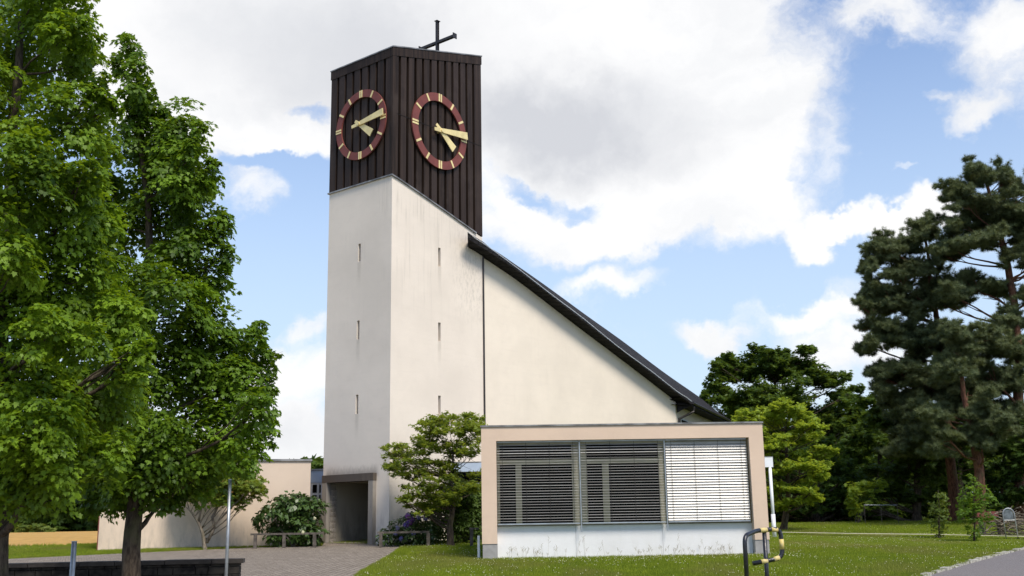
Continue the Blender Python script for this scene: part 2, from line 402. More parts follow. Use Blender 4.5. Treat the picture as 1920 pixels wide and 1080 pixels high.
mat['sapling'] = foliage('sapling_leaf', (.05, .11, .012), (.17, .28, .03), .4)
mat['petal'] = simple('purple_petal', (.22, .055, .25), .7, c2=(.10, .07, .30), scale=5)
mat['blue_petal'] = simple('blue_petal', (.10, .10, .32), .7, c2=(.24, .22, .40), scale=5)
mat['white_petal'] = simple('white_petal', (.66, .64, .42), .8)
def grass_blade():
    m, T = newmat('grass_blade')
    t = T.n('ShaderNodeAttribute', attribute_name='tint').outputs['Fac']
    n = T.noise(T.vmath('MULTIPLY', T.pos, (1, .45, 1)), .55, 5, .6)
    cc = T.mix(t, (.085, .14, .008, 1), (.30, .35, .022, 1))
    cc = T.mix(T.math('MULTIPLY', T.ramp(n, .46, .66), .65), cc, (.22, .20, .055, 1))
    p = T.n('ShaderNodeBsdfPrincipled', {'Base Color': cc, 'Roughness': .6, 'Specular IOR Level': .2})
    tr = T.n('ShaderNodeBsdfTranslucent', {'Color': T.mix(.5, cc, (.25, .38, .03, 1))})
    T.nt.links.new(T.n('ShaderNodeMixShader', {0: .3, 1: p.outputs[0], 2: tr.outputs[0]}).outputs[0], T.out.inputs[0]); return m
mat['grass'] = grass_blade()
def ground_mat():
    m, T = newmat('lawn_ground')
    n = T.noise(T.vmath('MULTIPLY', T.pos, (1, .45, 1)), .55, 5, .6); f_ = T.noise(T.pos, 14, 6, .75); g_ = T.noise(T.pos, 2.5, 5, .6)
    cc = T.mix(T.ramp(f_, .35, .68), (.055, .09, .006, 1), (.21, .25, .02, 1))
    cc = T.mix(T.math('MULTIPLY', T.ramp(g_, .4, .7), .4), cc, (.13, .15, .03, 1))
    cc = T.mix(T.math('MULTIPLY', T.ramp(n, .46, .66), .55), cc, (.17, .155, .045, 1))
    finish(T, cc, .95, 0, f_, .8, .06, .1); return m
mat['lawn'] = ground_mat()
def paving_mat():
    m, T = newmat('block_paving')
    rot = T.n('ShaderNodeMapping', {'Vector': T.pos}); rot.inputs['Rotation'].default_value = (0, 0, R(-39))
    nn = T.noise(T.pos, 5, 2, .5, 'Color')
    vec = T.vmath('ADD', rot.outputs[0], T.vmath('SCALE', nn, .05))
    b = T.n('ShaderNodeTexBrick', {'Vector': vec, 'Color1': (.245, .20, .155, 1), 'Color2': (.40, .34, .27, 1), 'Mortar': (.035, .03, .024, 1), 'Scale': 2.4,
            'Mortar Size': .055, 'Mortar Smooth': .3, 'Brick Width': .5, 'Row Height': .27})
    n = T.noise(T.pos, 1.1, 6, .65); n3 = T.noise(T.pos, 30, 4, .7)
    cc = T.mix(T.math('MULTIPLY', T.ramp(n, .42, .66), .5), b.outputs['Color'], (.16, .135, .105, 1))
    cc = T.mix(T.math('MULTIPLY', T.ramp(n3, .45, .7), .35), cc, (.40, .36, .31, 1))
    finish(T, cc, .9, 0, T.math('ADD', T.math('SUBTRACT', 1., b.outputs['Fac']), T.math('MULTIPLY', n3, .3)), .8, .02, .15); return m
mat['paving'] = paving_mat()
def asphalt():
    m, T = newmat('asphalt')
    f_ = T.noise(T.pos, 45, 5, .8); n = T.noise(T.pos, .8, 5, .6)
    cc = T.mix(T.ramp(f_, .3, .7), (.085, .078, .078, 1), (.235, .215, .205, 1)); cc = T.mix(T.math('MULTIPLY', T.ramp(n, .4, .7), .35), cc, (.20, .175, .16, 1))
    finish(T, cc, .85, 0, f_, .6, .01, .2); return m
mat['asphalt'] = asphalt()
mat['kerb'] = simple('kerb_stone', (.44, .42, .36), .9, c2=(.24, .23, .19), scale=5, bump=.5, bscale=20)
mat['gravel'] = simple('gravel_path', (.40, .37, .26), .95, var=.25, scale=8, bump=.4)
mat['wheat'] = simple('wheat', (.52, .31, .085), .95, c2=(.40, .24, .065), scale=2.5, bump=.9, bscale=12, dist=.08)
mat['stone'] = simple('rubble_stone', (.05, .042, .034), .95, c2=(.012, .010, .009), scale=7, bump=.6, bscale=25)
mat['coping'] = simple('coping_stone', (.085, .07, .06), .9, c2=(.05, .042, .036), scale=4, bump=.5, bscale=25)
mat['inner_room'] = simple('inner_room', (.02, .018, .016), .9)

# ---------------------------------------------------------------- ground and roads
def strip_sheet(name, poly, off, m, step=1.0, label=None):
    """polygon in plan laid on the terrain: cut into strips at every metre of y so it follows the terrain exactly"""
    mb = MB(); ys = [p[1] for p in poly]; y0, y1 = min(ys), max(ys)
    cuts = [y0] + [float(k) for k in range(math.floor(y0)+1, math.ceil(y1)) if k > y0+1e-4 and k < y1-1e-4] + [y1]
    def clip(pl, y, keep_above):
        o = []
        for i in range(len(pl)):
            a, b = pl[i], pl[(i+1) % len(pl)]
            ia = (a[1] >= y) if keep_above else (a[1] <= y); ib = (b[1] >= y) if keep_above else (b[1] <= y)
            if ia: o.append(a)
            if ia != ib:
                t = (y-a[1])/(b[1]-a[1]); o.append((a[0]+(b[0]-a[0])*t, y))
        return o
    for a, b in zip(cuts[:-1], cuts[1:]):
        q = clip(clip(list(poly), a, True), b, False)
        cl = []
        for p in q:
            if not cl or math.hypot(p[0]-cl[-1][0], p[1]-cl[-1][1]) > 1e-4: cl.append(p)
        if len(cl) >= 3: mb.quad(*[(p[0], p[1], gh(p[1])+off) for p in cl])
    return tag(mb.build(name, m), kind='structure')
mb = MB()
ysr = [-60, -30] + list(range(-29, 131)) + [160, 220, 350, 600, 1200, 2500]
for a, b in zip(ysr[:-1], ysr[1:]):
    mb.quad((-1500, a, gh(a)), (1500, a, gh(a)), (1500, b, gh(b)), (-1500, b, gh(b)))
tag(mb.build('ground', mat['lawn']), kind='structure')
P2 = lambda x, y: tuple(gnd(x, y)[:2])
pave = [(-60, -25), (-1.2, -25), (-2.2, 14), P2(665, 1080), P2(690, 1064), P2(715, 1050), P2(738, 1036), P2(752, 1026), (-3.4, 35.2), (-6.6, 37.9), P2(603, 1024), P2(470, 1027), P2(186, 1040), P2(0, 1049), (-60, 24)]
strip_sheet('paved_forecourt', pave, .004, mat['paving'])
fld = [(-140, 39.5), (-15.2, 39.5), (-11, 52), (-11, 112), (-140, 112)]
strip_sheet('wheat_field', fld, .006, mat['wheat'])
kp = [P2(1740, 1080), P2(1800, 1062), P2(1860, 1045), P2(1920, 1030)]
road = [(2.2, -25), (4.4, 8), (6.2, 16)] + kp + [(18, 33.5), (30, 43), (60, 60), (90, 60), (90, -25)]
strip_sheet('road', road, .004, mat['asphalt'])
pth = [P2(1455, 1002), P2(1600, 1005), P2(1760, 1007), P2(1920, 1011), (22, 30.8), (40, 26)]
pth_far = [(x+.05, y+.55) for x, y in pth]
strip_sheet('path', pth + pth_far[::-1], .075, mat['gravel'])
# kerb of rough granite setts
mb = MB(); line = [(4.4, 8), (6.2, 16)] + kp + [(18, 33.5), (30, 43)]
for (a, b) in zip(line[:-1], line[1:]):
    a = np.array(a); b = np.array(b); L = np.linalg.norm(b-a); d = (b-a)/L; n = np.array([-d[1], d[0]]); t = 0
    while t < L:
        l = random.uniform(.22, .42); l = min(l, L-t) if L-t > .1 else L-t
        p0 = a+d*(t+.012); p1 = a+d*(t+l-.012); wd_ = random.uniform(.09, .14); h = random.uniform(.03, .055); j = random.uniform(-.02, .02)
        if l > .06:
            base = [p0+n*(j-.02), p1+n*(j-.02), p1+n*(j+wd_), p0+n*(j+wd_)]
            lo = [(q[0], q[1], gh(q[1])-.1) for q in base]; c_ = sum(base)/4
            hi = [(c_[0]+(q[0]-c_[0])*.88, c_[1]+(q[1]-c_[1])*.86, gh(q[1])+h+random.uniform(-.01, .01)) for q in base]
            mb.add(lo+hi, [(0, 3, 2, 1), (4, 5, 6, 7), (0, 1, 5, 4), (1, 2, 6, 5), (2, 3, 7, 6), (3, 0, 4, 7)])
        t += l
tag(mb.build('kerb', mat['kerb']), kind='structure')

# ---------------------------------------------------------------- the church
TW = Fr((-4.157, 36, 0), 50.62)          # tower: x along right face, y along left face, back
def onR(x, y, off=0): p = at_plane(x, y, TW.o+TW.b*off, TW.b); return float((p-TW.o)@TW.a), float(p[2])
def onL(x, y, off=0): p = at_plane(x, y, TW.o+TW.a*off, TW.a); return float((p-TW.o)@TW.b), float(p[2])
church = empty('church', (TW.o[0], TW.o[1], gh(36)), 'cream rendered church with tall tower and long sweeping slate roof', 'church')
TA, TB = 4.79, 3.315
trim_z = lambda s: 13.70 - .262*max(s, 0) - (.004*s*s if s > 0 else 0)
body = MB()
# right face with three slits (frame y=0 plane, outward -b)
slR = [(2.35, 2.48, 10.80, 11.50), (2.35, 2.48, 8.05, 8.73), (2.35, 2.48, 5.42, 6.10)]
holed(body, TW, 0, (0, TA), 0.4, trim_z, slR, .3)
# left face: own frame seen from outside: x runs from far end to corner
LF = Fr(TW.w(0, TB, 0), 50.62-90)        # x axis = -b ; y axis = a (into the building)
lx = lambda y: TB-y
slL = [(lx(1.70), lx(1.57), 10.83, 11.48), (lx(1.70), lx(1.57), 8.02, 8.69), (lx(1.70), lx(1.57), 5.42, 6.08), (lx(2.94), lx(.84), .4, 3.12)]
holed(body, LF, 0, (0, TB), 0.4, lambda u: 13.70, slL[:3] + [(lx(2.94), lx(.84), .4+1e-3, 3.12)], .3)
body.quad(TW.w(0, TB, .4), TW.w(TA, TB, .4), TW.w(TA, TB, 12.4), TW.w(0, TB, 13.7))
body.quad(TW.w(TA, 0, .4), TW.w(TA, 0, trim_z(TA)), TW.w(TA, TB, 12.4), TW.w(TA, TB, .4))
tb = body.build('tower_wall', mat['tower_plaster'], church)
for h in slR:
    m_ = MB().box(h[0]-.02, h[1]+.02, .28, .32, h[2]-.02, h[3]+.02, TW); m_.build('slit_window', mat['slit'], church)
for h in slL[:3]:
    m_ = MB().box(h[0]-.02, h[1]+.02, .28, .32, h[2]-.02, h[3]+.02, LF); m_.build('slit_window', mat['slit'], church)
# passage portal
ps = MB()
g0 = gh(36.5)-.03
x0, x1 = lx(2.94), lx(.84)
z0 = .5
for q in ([(x0, 0, z0), (x0, 3.6, z0), (x0, 3.6, 3.12), (x0, 0, 3.12)], [(x1, 0, z0), (x1, 0, 3.12), (x1, 3.6, 3.12), (x1, 3.6, z0)],
          [(x0, 0, 3.12), (x1, 0, 3.12), (x1, 3.6, 3.12), (x0, 3.6, 3.12)], [(x0, 3.6, z0), (x1, 3.6, z0), (x1, 3.6, 3.12), (x0, 3.6, 3.12)],
          ):
    ps.quad(*[LF.w(p[0], p[1]+.012, p[2]) for p in q])
portal = empty('entrance_portal', TW.w(-.1, 1.9, gh(37)), None, None); portal.parent = church; portal.matrix_parent_inverse = church.matrix_world.inverted()
flr = [LF.w(u_, d_, 0) for u_, d_ in ((x0+.001, -.14), (x1-.001, -.14), (x1-.001, 3.6), (x0+.001, 3.6))]
ps.quad(*[(q[0], q[1], gh(q[1])+.022) for q in flr])
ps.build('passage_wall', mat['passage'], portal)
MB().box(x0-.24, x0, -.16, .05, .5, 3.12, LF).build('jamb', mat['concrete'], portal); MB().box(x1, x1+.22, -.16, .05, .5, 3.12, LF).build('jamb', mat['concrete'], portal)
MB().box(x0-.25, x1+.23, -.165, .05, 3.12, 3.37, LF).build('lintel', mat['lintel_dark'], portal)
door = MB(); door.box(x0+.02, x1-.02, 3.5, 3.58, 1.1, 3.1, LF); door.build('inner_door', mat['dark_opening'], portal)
# low plinth at the far left corner
MB().box(-.02, x0-.27, -.03, .02, .5, 1.42, LF).build('plinth', mat['concrete'], church)

# dark boarded bell chamber
bell = empty('bell_chamber', TW.w(0, 0, 13.7), None, None); bell.parent = church; bell.matrix_parent_inverse = church.matrix_world.inverted()
top_z = lambda s: 18.55 + .262*s
BO = .05
core = MB()
def chamber(mb, o, dz0, dz1):
    n = 6; ss = [-o + (TA+2*o)*i/n for i in range(n+1)]
    for s0, s1 in zip(ss[:-1], ss[1:]):
        mb.quad(TW.w(s0, -o, trim_z(s0)+dz0), TW.w(s1, -o, trim_z(s1)+dz0), TW.w(s1, -o, top_z(s1)+dz1), TW.w(s0, -o, top_z(s0)+dz1))
        mb.quad(TW.w(s0, TB+o, trim_z(s0)+dz0), TW.w(s0, TB+o, top_z(s0)+dz1), TW.w(s1, TB+o, top_z(s1)+dz1), TW.w(s1, TB+o, trim_z(s1)+dz0))
    mb.quad(TW.w(-o, -o, 13.7+dz0), TW.w(-o, -o, top_z(-o)+dz1), TW.w(-o, TB+o, top_z(-o)+dz1), TW.w(-o, TB+o, 13.7+dz0))
    mb.quad(TW.w(TA+o, -o, 10.5), TW.w(TA+o, TB+o, 10.5), TW.w(TA+o, TB+o, top_z(TA+o)+dz1), TW.w(TA+o, -o, top_z(TA+o)+dz1))
    mb.quad(TW.w(-o, -o, top_z(-o)+dz1), TW.w(TA+o, -o, top_z(TA+o)+dz1), TW.w(TA+o, TB+o, top_z(TA+o)+dz1), TW.w(-o, TB+o, top_z(-o)+dz1))
    mb.quad(TW.w(-o, -o, 13.7+dz0), TW.w(TA+o, -o, trim_z(TA+o)+dz0), TW.w(TA+o, TB+o, trim_z(TA+o)+dz0), TW.w(-o, TB+o, 13.7+dz0))
chamber(core, -.13, -.05, -.03)
core.build('backing', mat['recess'], bell)
bd = MB(); nb = 12; pitch_ = (TA+.02)/nb
th_ = .012
def board_R(s0, s1, y0, y1):
    pz = [TW.w(s0, y0, trim_z(s0)+.05), TW.w(s1, y0, trim_z(s1)+.05), TW.w(s1, y0, top_z(s1)-.04), TW.w(s0, y0, top_z(s0)-.04)]
    bd.prism(pz, TW.b*(y1-y0))
for i in range(nb):
    s0 = -.012 + i*pitch_; wdt = pitch_-.125
    if i == nb-1: wdt += .13
    board_R(s0, s0+wdt, -th_, .09)
nb2 = 8; p2 = (TB+.04)/nb2
for i in range(nb2):
    t0 = .02 + i*p2 + .045; t1 = t0+p2-.12
    if i == 0: t0 = .092
    if i == nb2-1: t1 = TB+.01
    pz = [TW.w(-th_, t0, 13.75), TW.w(-th_, t1, 13.75), TW.w(-th_, t1, top_z(-th_)-.04), TW.w(-th_, t0, top_z(-th_)-.04)]
    bd.prism(pz, TW.a*.1)
# right side (east) boards
for i in range(8):
    t0 = .02+i*p2; pz = [TW.w(TA-.12, t0+.1, 11), TW.w(TA-.12, t0+p2-.02, 11), TW.w(TA-.12, t0+p2-.02, 19.7), TW.w(TA-.12, t0+.1, 19.7)]
    bd.prism(pz, TW.a*.1)
bo = bd.build('boarding', mat['cladding'], bell)
at_ = bo.data.attributes.new('tint', 'FLOAT', 'FACE')
nf = len(bo.data.polygons); at_.data.foreach_set('value', np.repeat(rng.random(nf//6+1), 6)[:nf].astype(np.float32))
# seam across the boards
sm = MB()
zs = 16.0
sm.box(-.014, TA+.01, -.016, -.009, zs+.03, zs+.055, TW); sm.build('seam', mat['recess'], bell)
# top band + roof cap
tbn = MB()
def band(mb, o, h, dz):
    for (p, q) in (((-o, -o), (TA+o, -o)), ((TA+o, -o), (TA+o, TB+o)), ((TA+o, TB+o), (-o, TB+o)), ((-o, TB+o), (-o, -o))):
        mb.quad(TW.w(p[0], p[1], top_z(p[0])+dz-h), TW.w(q[0], q[1], top_z(q[0])+dz-h), TW.w(q[0], q[1], top_z(q[0])+dz), TW.w(p[0], p[1], top_z(p[0])+dz))
    mb.quad(*[TW.w(s, t, top_z(s)+dz) for s, t in ((-o, -o), (TA+o, -o), (TA+o, TB+o), (-o, TB+o))])
    mb.quad(*[TW.w(s, t, top_z(s)+dz-h) for s, t in ((-o, -o), (-o, TB+o), (TA+o, TB+o), (TA+o, -o))])
band(tbn, .034, .34, 0.0); tbn.build('top_band', mat['cladding'], bell)
cp = MB(); band(cp, .055, .045, .045); cp.build('roof_cap', mat['metal_cap'], bell)
# corner angle
ca = MB(); ca.prism([TW.w(-.026, -.026, 13.74), TW.w(.16, -.026, 13.70), TW.w(.16, -.026, top_z(0)-.3), TW.w(-.026, -.026, top_z(0)-.3)], TW.b*.014)
ca.prism([TW.w(-.026, -.011, 13.74), TW.w(-.026, .12, 13.74), TW.w(-.026, .12, top_z(0)-.3), TW.w(-.026, -.011, top_z(0)-.3)], TW.a*.014)
ca.build('corner_board', mat['cladding'], bell)
# drip edge between plaster and boards
de = MB(); n = 10
for i in range(n):
    s0 = -.06+(4.42+.06)*i/n; s1 = -.06+(4.42+.06)*(i+1)/n
    de.prism([TW.w(s0, -.06, trim_z(s0)-.03), TW.w(s1, -.06, trim_z(s1)-.03), TW.w(s1, -.06, trim_z(s1)+.02), TW.w(s0, -.06, trim_z(s0)+.02)], TW.b*.2)
de.box(-.061, .13, .141, TB+.05, 13.67, 13.72, TW)
de.build('drip_edge', mat['metal_cap'], bell)

# ---- clocks
def clock(name, cx, cz, P, label, k=1.):
    """P(u, z, d) -> world: u right, z up, d outward"""
    root = empty(name, P(cx, cz, .1), None, None); root.parent = church; root.matrix_parent_inverse = church.matrix_world.inverted()
    root['label'] = label
    P0 = P; P = lambda u, z, d: P0(cx+(u-cx)*k, cz+(z-cz)*k, d-.075)
    seg = 72; ro, ri = 1.52, 1.20
    ring = MB()
    for i in range(seg):
        a0, a1 = 2*math.pi*i/seg, 2*math.pi*(i+1)/seg
        pr = [(ro, a0), (ro, a1), (ri, a1), (ri, a0)]
        fr_ = [P(cx+r_*math.sin(a), cz+r_*math.cos(a), .19) for r_, a in pr]; bk = [P(cx+r_*math.sin(a), cz+r_*math.cos(a), .13) for r_, a in pr]
        ring.add(fr_+bk, [(0, 1, 2, 3), (7, 6, 5, 4), (0, 4, 5, 1), (3, 2, 6, 7)])
    ring.build('dial_ring', mat['clock_red'], root)
    def bar(name_, r0, r1, w0, w1, ang, d0, d1, off=0, m_='gold'):
        u = (math.sin(ang), math.cos(ang)); v = (math.cos(ang), -math.sin(ang)); b = MB()
        pts = [(r0, off-w0/2), (r0, off+w0/2), (r1, off+w1/2), (r1, off-w1/2)]
        f = [P(cx+u[0]*r_+v[0]*q, cz+u[1]*r_+v[1]*q, d1) for r_, q in pts]; k = [P(cx+u[0]*r_+v[0]*q, cz+u[1]*r_+v[1]*q, d0) for r_, q in pts]
        b.add(f+k, [(0, 1, 2, 3), (7, 6, 5, 4), (0, 4, 5, 1), (1, 5, 6, 2), (2, 6, 7, 3), (3, 7, 4, 0)])
        return b.build(name_, mat[m_], root)
    for h in range(12):
        a = h*math.pi/6
        if h % 3 == 0:
            for o in (-.055, .055): bar('hour_mark', ri+.0, ro-.0, .07, .07, a, .19, .205, o)
        else: bar('hour_mark', ri+.01, ro-.01, .085, .085, a, .19, .205)
    am = R(6*13.9); ah = R(30*(4+14/60))
    bar('hour_hand', -.33, .93, .12, .34, ah, .22, .25)
    bar('minute_hand', -.42, 1.47, .13, .30, am, .265, .30)
    ax = MB(); ax.tube([P(cx, cz, 0), P(cx, cz, .33)], .07, 10); ax.build('spindle', mat['gold'], root)
clock('clock', 2.34, 15.96, lambda u, z, d: TW.w(u, -d, z), 'clock on the sunlit right face of the tower', .965)
clock('clock', TB-1.56, 15.94, lambda u, z, d: LF.w(u, -d, z), 'clock on the narrower left face of the tower', .87)

# ---- cross
cb = TW.o + TW.b*1.65
p = at_plane(820, 97, cb, TW.b); s_c = float((p-TW.o)@TW.a)
cross = empty('roof_cross', TW.w(s_c, 1.65, top_z(s_c)), 'dark metal cross standing on the tower roof', 'cross')
pt = at_plane(820, 40, TW.w(s_c, 1.65, 0), TW.b)
ztop = float(pt[2])
def ibeam(mb, c0, c1, side, dep, w_, t_):
    c0 = np.array(c0); c1 = np.array(c1); side = np.array(side); dep = np.array(dep)
    def bx(a0, a1, b0, b1):
        q = [c0+side*a0+dep*b0, c0+side*a1+dep*b0, c0+side*a1+dep*b1, c0+side*a0+dep*b1]; mb.prism(q, c1-c0)
    bx(-w_, w_, -w_-t_, -w_); bx(-w_, w_, w_, w_+t_); bx(-t_/2, t_/2, -w_+.001, w_-.001)
um = MB(); ibeam(um, TW.w(s_c, 1.65, top_z(s_c)-.1), TW.w(s_c, 1.65, ztop), TW.b, TW.a, .045, .02)
um.box(s_c-.1, s_c+.1, 1.57, 1.73, ztop-.012, ztop+.012, TW)
um.build('upright', mat['gutter'], cross)
A = at_plane(788, 91, TW.w(s_c-.02, 1.65, 0), TW.a); B = at_plane(852, 68, TW.w(s_c-.02, 1.65, 0), TW.a)
ya = float((A-TW.o)@TW.b); yb = float((B-TW.o)@TW.b); zc = (A[2]+B[2])/2
cbm = MB(); ibeam(cbm, TW.w(s_c, ya, zc), TW.w(s_c, yb, zc), np.array([0, 0, 1.]), TW.a, .05, .02)
for yy in (ya, yb): cbm.box(s_c-.11, s_c+.11, yy-.012, yy+.012, zc-.11, zc+.11, TW)
cbm.build('crossbar', mat['gutter'], cross)

# ---- nave
E_ = np.array([.3542, .9352, 0.])
cs = [(3.4, 11.98), (4.88, 11.61), (5.85, 11.36), (7.13, 11.0), (9.11, 10.32), (11.24, 9.60), (13.55, 8.85), (15.12, 8.33), (16.81, 7.76), (18.58, 7.16), (19.15, 6.97)]
vt = [(3.4, 12.20), (6.42, 11.30), (8.38, 10.62), (10.47, 9.98), (12.73, 9.15), (14.27, 8.65), (15.94, 8.17), (17.67, 7.53), (19.15, 7.13)]
cz_ = lambda s: float(np.interp(s, *zip(*cs)))
vz_ = lambda s: float(np.interp(s, *zip(*vt)))
def smooth_(f, s): return .25*f(max(3.4, s-.9))+.5*f(s)+.25*f(min(19.15, s+.9)) if 3.5 < s < 19.0 else f(s)
nv = MB()
ss = np.linspace(TA+.03, 18.58, 20)
for s0, s1 in zip(ss[:-1], ss[1:]):
    nv.quad(TW.w(s0, .06, .3), TW.w(s1, .06, .3), TW.w(s1, .06, cz_(s1)+.05), TW.w(s0, .06, cz_(s0)+.05))
crn = TW.w(18.58, .06, 0)
sw0 = crn; sw1 = crn + E_*10.2
H = lambda p, z: np.array([p[0], p[1], z])
nv.quad(H(sw0, .3), H(sw1, .3), H(sw1, 7.12), H(sw0, 7.12))
bk0 = TW.w(TA+.03, 3.3, 0)
nv.quad(H(sw1, .3), H(bk0, .3), H(bk0, 11.6), H(sw1, 7.12))
nv.build('nave_wall', mat['nave_plaster'], church)
# roof slab (verge overhangs the gable by half a metre)
rs = MB(); ov = .5; ss = np.linspace(3.4, 19.15, 34)
def pt_roof(s, t, top):
    z = smooth_(vz_, s) if top else smooth_(cz_, s)
    L = 1.5+(10.4-1.5)*max(0, min(1, (s-4)/12.0)); L = L
    return TW.w(s, -ov, z) + E_*L*t
for s0, s1 in zip(ss[:-1], ss[1:]):
    rs.quad(pt_roof(s0, 0, 1), pt_roof(s1, 0, 1), pt_roof(s1, 1, 1), pt_roof(s0, 1, 1))
rf = rs.build('roof', mat['slates'], church)
vg = MB()
for s0, s1 in zip(ss[:-1], ss[1:]):
    vg.quad(pt_roof(s0, 0, 0), pt_roof(s1, 0, 0), pt_roof(s1, 0, 1)-np.array([0, 0, .004]), pt_roof(s0, 0, 1)-np.array([0, 0, .004]))
    a0, a1 = pt_roof(s0, 0, 0), pt_roof(s1, 0, 0)
    i0, i1 = max(s0, 4.02), max(s1, 4.03); vg.quad(a0, TW.w(i0, .03, smooth_(cz_, i0)), TW.w(i1, .03, smooth_(cz_, i1)), a1)
    if s1 > TA: vg.quad(TW.w(i0, .03, smooth_(cz_, i0)), TW.w(i0, .3, smooth_(cz_, i0)), TW.w(i1, .3, smooth_(cz_, i1)), TW.w(i1, .03, smooth_(cz_, i1)))
vg.quad(pt_roof(3.4, 0, 0), pt_roof(3.4, 0, 1), TW.w(4.02, .03, vz_(4.02)), TW.w(4.02, .03, cz_(4.02)))
vg.build('verge_soffit', mat['verge_slates'], rf)
vl = MB(); vl.tube([pt_roof(s, 0, 1)+np.array([0, 0, .012])-TW.b*.01 for s in ss], .011, 6); vl.build('verge_trim', mat['white_paint'], rf)
# eave: fascia, soffit and gutter along the side wall
e0 = pt_roof(19.15, 0, 1); e1 = pt_roof(19.15, 1, 1); eo = np.array([E_[1], -E_[0], 0])
ev = MB(); dn = np.array([0, 0, -.2])
ev.quad(e0, e0+dn, e1+dn, e1)
ev.quad(e0+dn, H(sw0, 0)+np.array([0, 0, e0[2]-.2+.05])-E_*.5-eo*.1, H(sw1, 0)+np.array([0, 0, e0[2]-.2+.05])-eo*.1, e1+dn)
ev.quad(e1, e1+dn, H(sw1, e1[2]-.2), H(sw1, e1[2]+.2))
ev.quad(pt_roof(18.2, 0, 0)-np.array([0,0,.01]), e0+dn*.9, e0+dn*.95+E_*1.2, TW.w(18.0, .3, cz_(18.3)-.1))
ev.quad(TW.w(18.58, .0, 6.6), TW.w(19.1, -.45, 6.95), TW.w(19.1, -.45, 7.1), TW.w(18.58, 0, 7.1))
ev.build('eave', mat['verge_slates'], rf)
MB().tube([e0+eo*.06+dn*.3, e1+eo*.06+dn*.3], .06, 8).build('gutter', mat['gutter'], rf)
# downpipe
q0 = e0+dn*.9+E_*.4; c0 = crn+eo*.08+E_*.35
MB().tube([q0, q0+np.array([0, 0, -.25]), H(c0, 6.35), H(c0, 6.1), H(c0, .9)], .055, 8).build('downpipe', mat['gutter'], church)
# side windows
for k in range(4):
    t = 1.0+k*2.1; b0 = crn+E_*t+eo*.01; b1 = crn+E_*(t+1.6)+eo*.01
    f_ = MB().prism([H(b0, 4.6), H(b1, 4.6), H(b1, 6.45), H(b0, 6.45)], eo*.03).build('side_window', mat['window_white'], church)
    g_ = MB()
    for i in range(4):
        for (za, zb) in ((4.68, 5.9), (5.96, 6.38)):
            c_ = b0+E_*(.06+i*.385); d_ = b0+E_*(.40+i*.385)
            g_.prism([H(c_+eo*.03, za), H(d_+eo*.03, za), H(d_+eo*.03, zb), H(c_+eo*.03, zb)], eo*.006)
    g_.build('pane', mat['glass'], f_)
# dark joint / pipe between tower and nave
MB().tube([TW.w(TA+.02, -.03, 1.0), TW.w(TA+.02, -.03, 11.6)], .035, 8).build('joint_pipe', mat['gutter'], church)

# ---- glazed link between tower and annex + link on the left
lk = empty('entrance_link', (1.5, 38.6, gh(38)), 'low glazed entrance link in shade between tower and annex', 'building')
LY = 37.6
zt = at(892, 868, LY)[2]; zb_ = at(892, 884, LY)[2]; zr = at(892, 905, LY)[2]; zr2 = at(892, 912, LY)[2]
MB().box(-2.2, 2.6, LY, LY+.15, zb_, zt, WORLD).build('fascia', mat['link_fascia'], lk)
MB().box(-2.2, 2.6, LY+.05, LY+2.0, zt+.003, zt+.05).build('roof', mat['metal_cap'], lk)
MB().box(-2.2, 2.6, LY+.3, LY+.36, zr2, zr).build('transom', mat['window_white'], lk)
MB().box(-2.2, 2.6, LY+.5, LY+.56, .8, zb_).build('glazing', mat['glass'], lk)
lk2 = empty('side_link', (-7.3, 40.6, gh(40)), 'narrow pale blue glazed link left of the tower', 'building')
LY = 40.4
a_ = at(582, 882, LY); b_ = at(606, 905, LY); zc_ = at(600, 946, LY)[2]
X0, X1 = a_[0]-.6, b_[0]+.9
MB().box(X0, X1, LY, LY+2, b_[2], a_[2]).build('fascia', mat['link_fascia'], lk2)
MB().box(X0-.05, X1, LY-.06, LY+2, a_[2]+.003, a_[2]+.05).build('roof_edge', mat['metal_cap'], lk2)
MB().box(X0, X1, LY+.05, LY+2, .8, zc_).build('wall', mat['nave_plaster'], lk2)
fm = MB(); zz = [zc_, at(600, 926, LY)[2], b_[2]]
for xx in (at(583.5, 920, LY)[0], at(596, 920, LY)[0], at(603.5, 920, LY)[0], X1-.1): fm.box(xx-.04, xx+.04, LY+.02, LY+.10, zz[0], zz[2])
for z_ in zz[:2] : fm.box(X0, X1, LY+.03, LY+.09, z_-.04, z_+.04)
fm.box(X0, X1, LY+.03, LY+.09, zz[2]-.07, zz[2]-.001)
wf = fm.build('window_frame', mat['window_white'], lk2)
MB().box(X0, X1, LY+.11, LY+.13, zz[0], zz[2]-.002).build('pane', mat['glass'], wf)

# ---- low wing on the left
WG = Fr((-13.29, 35.0, 0), math.degrees(math.atan2(36.6-35.0, -6.88+13.29)))
wl = math.hypot(36.6-35.0, -6.88+13.29)
wing = empty('low_wing', (WG.o[0], WG.o[1], gh(35)), 'long low peach rendered building left of the tower behind the maples', 'building')
wz = 3.80
MB().box(0, wl, 0, 7, .3, wz, WG).build('wall', mat['wing_plaster'], wing)
MB().box(-.04, wl+.04, -.05, 7.05, wz+.002, wz+.07, WG).build('roof_edge', mat['metal_cap'], wing)
MB().box(-.03, -.002, -.005, .3, .9, 3.6, WG).build('corner_pipe', mat['clock_red'], wing)

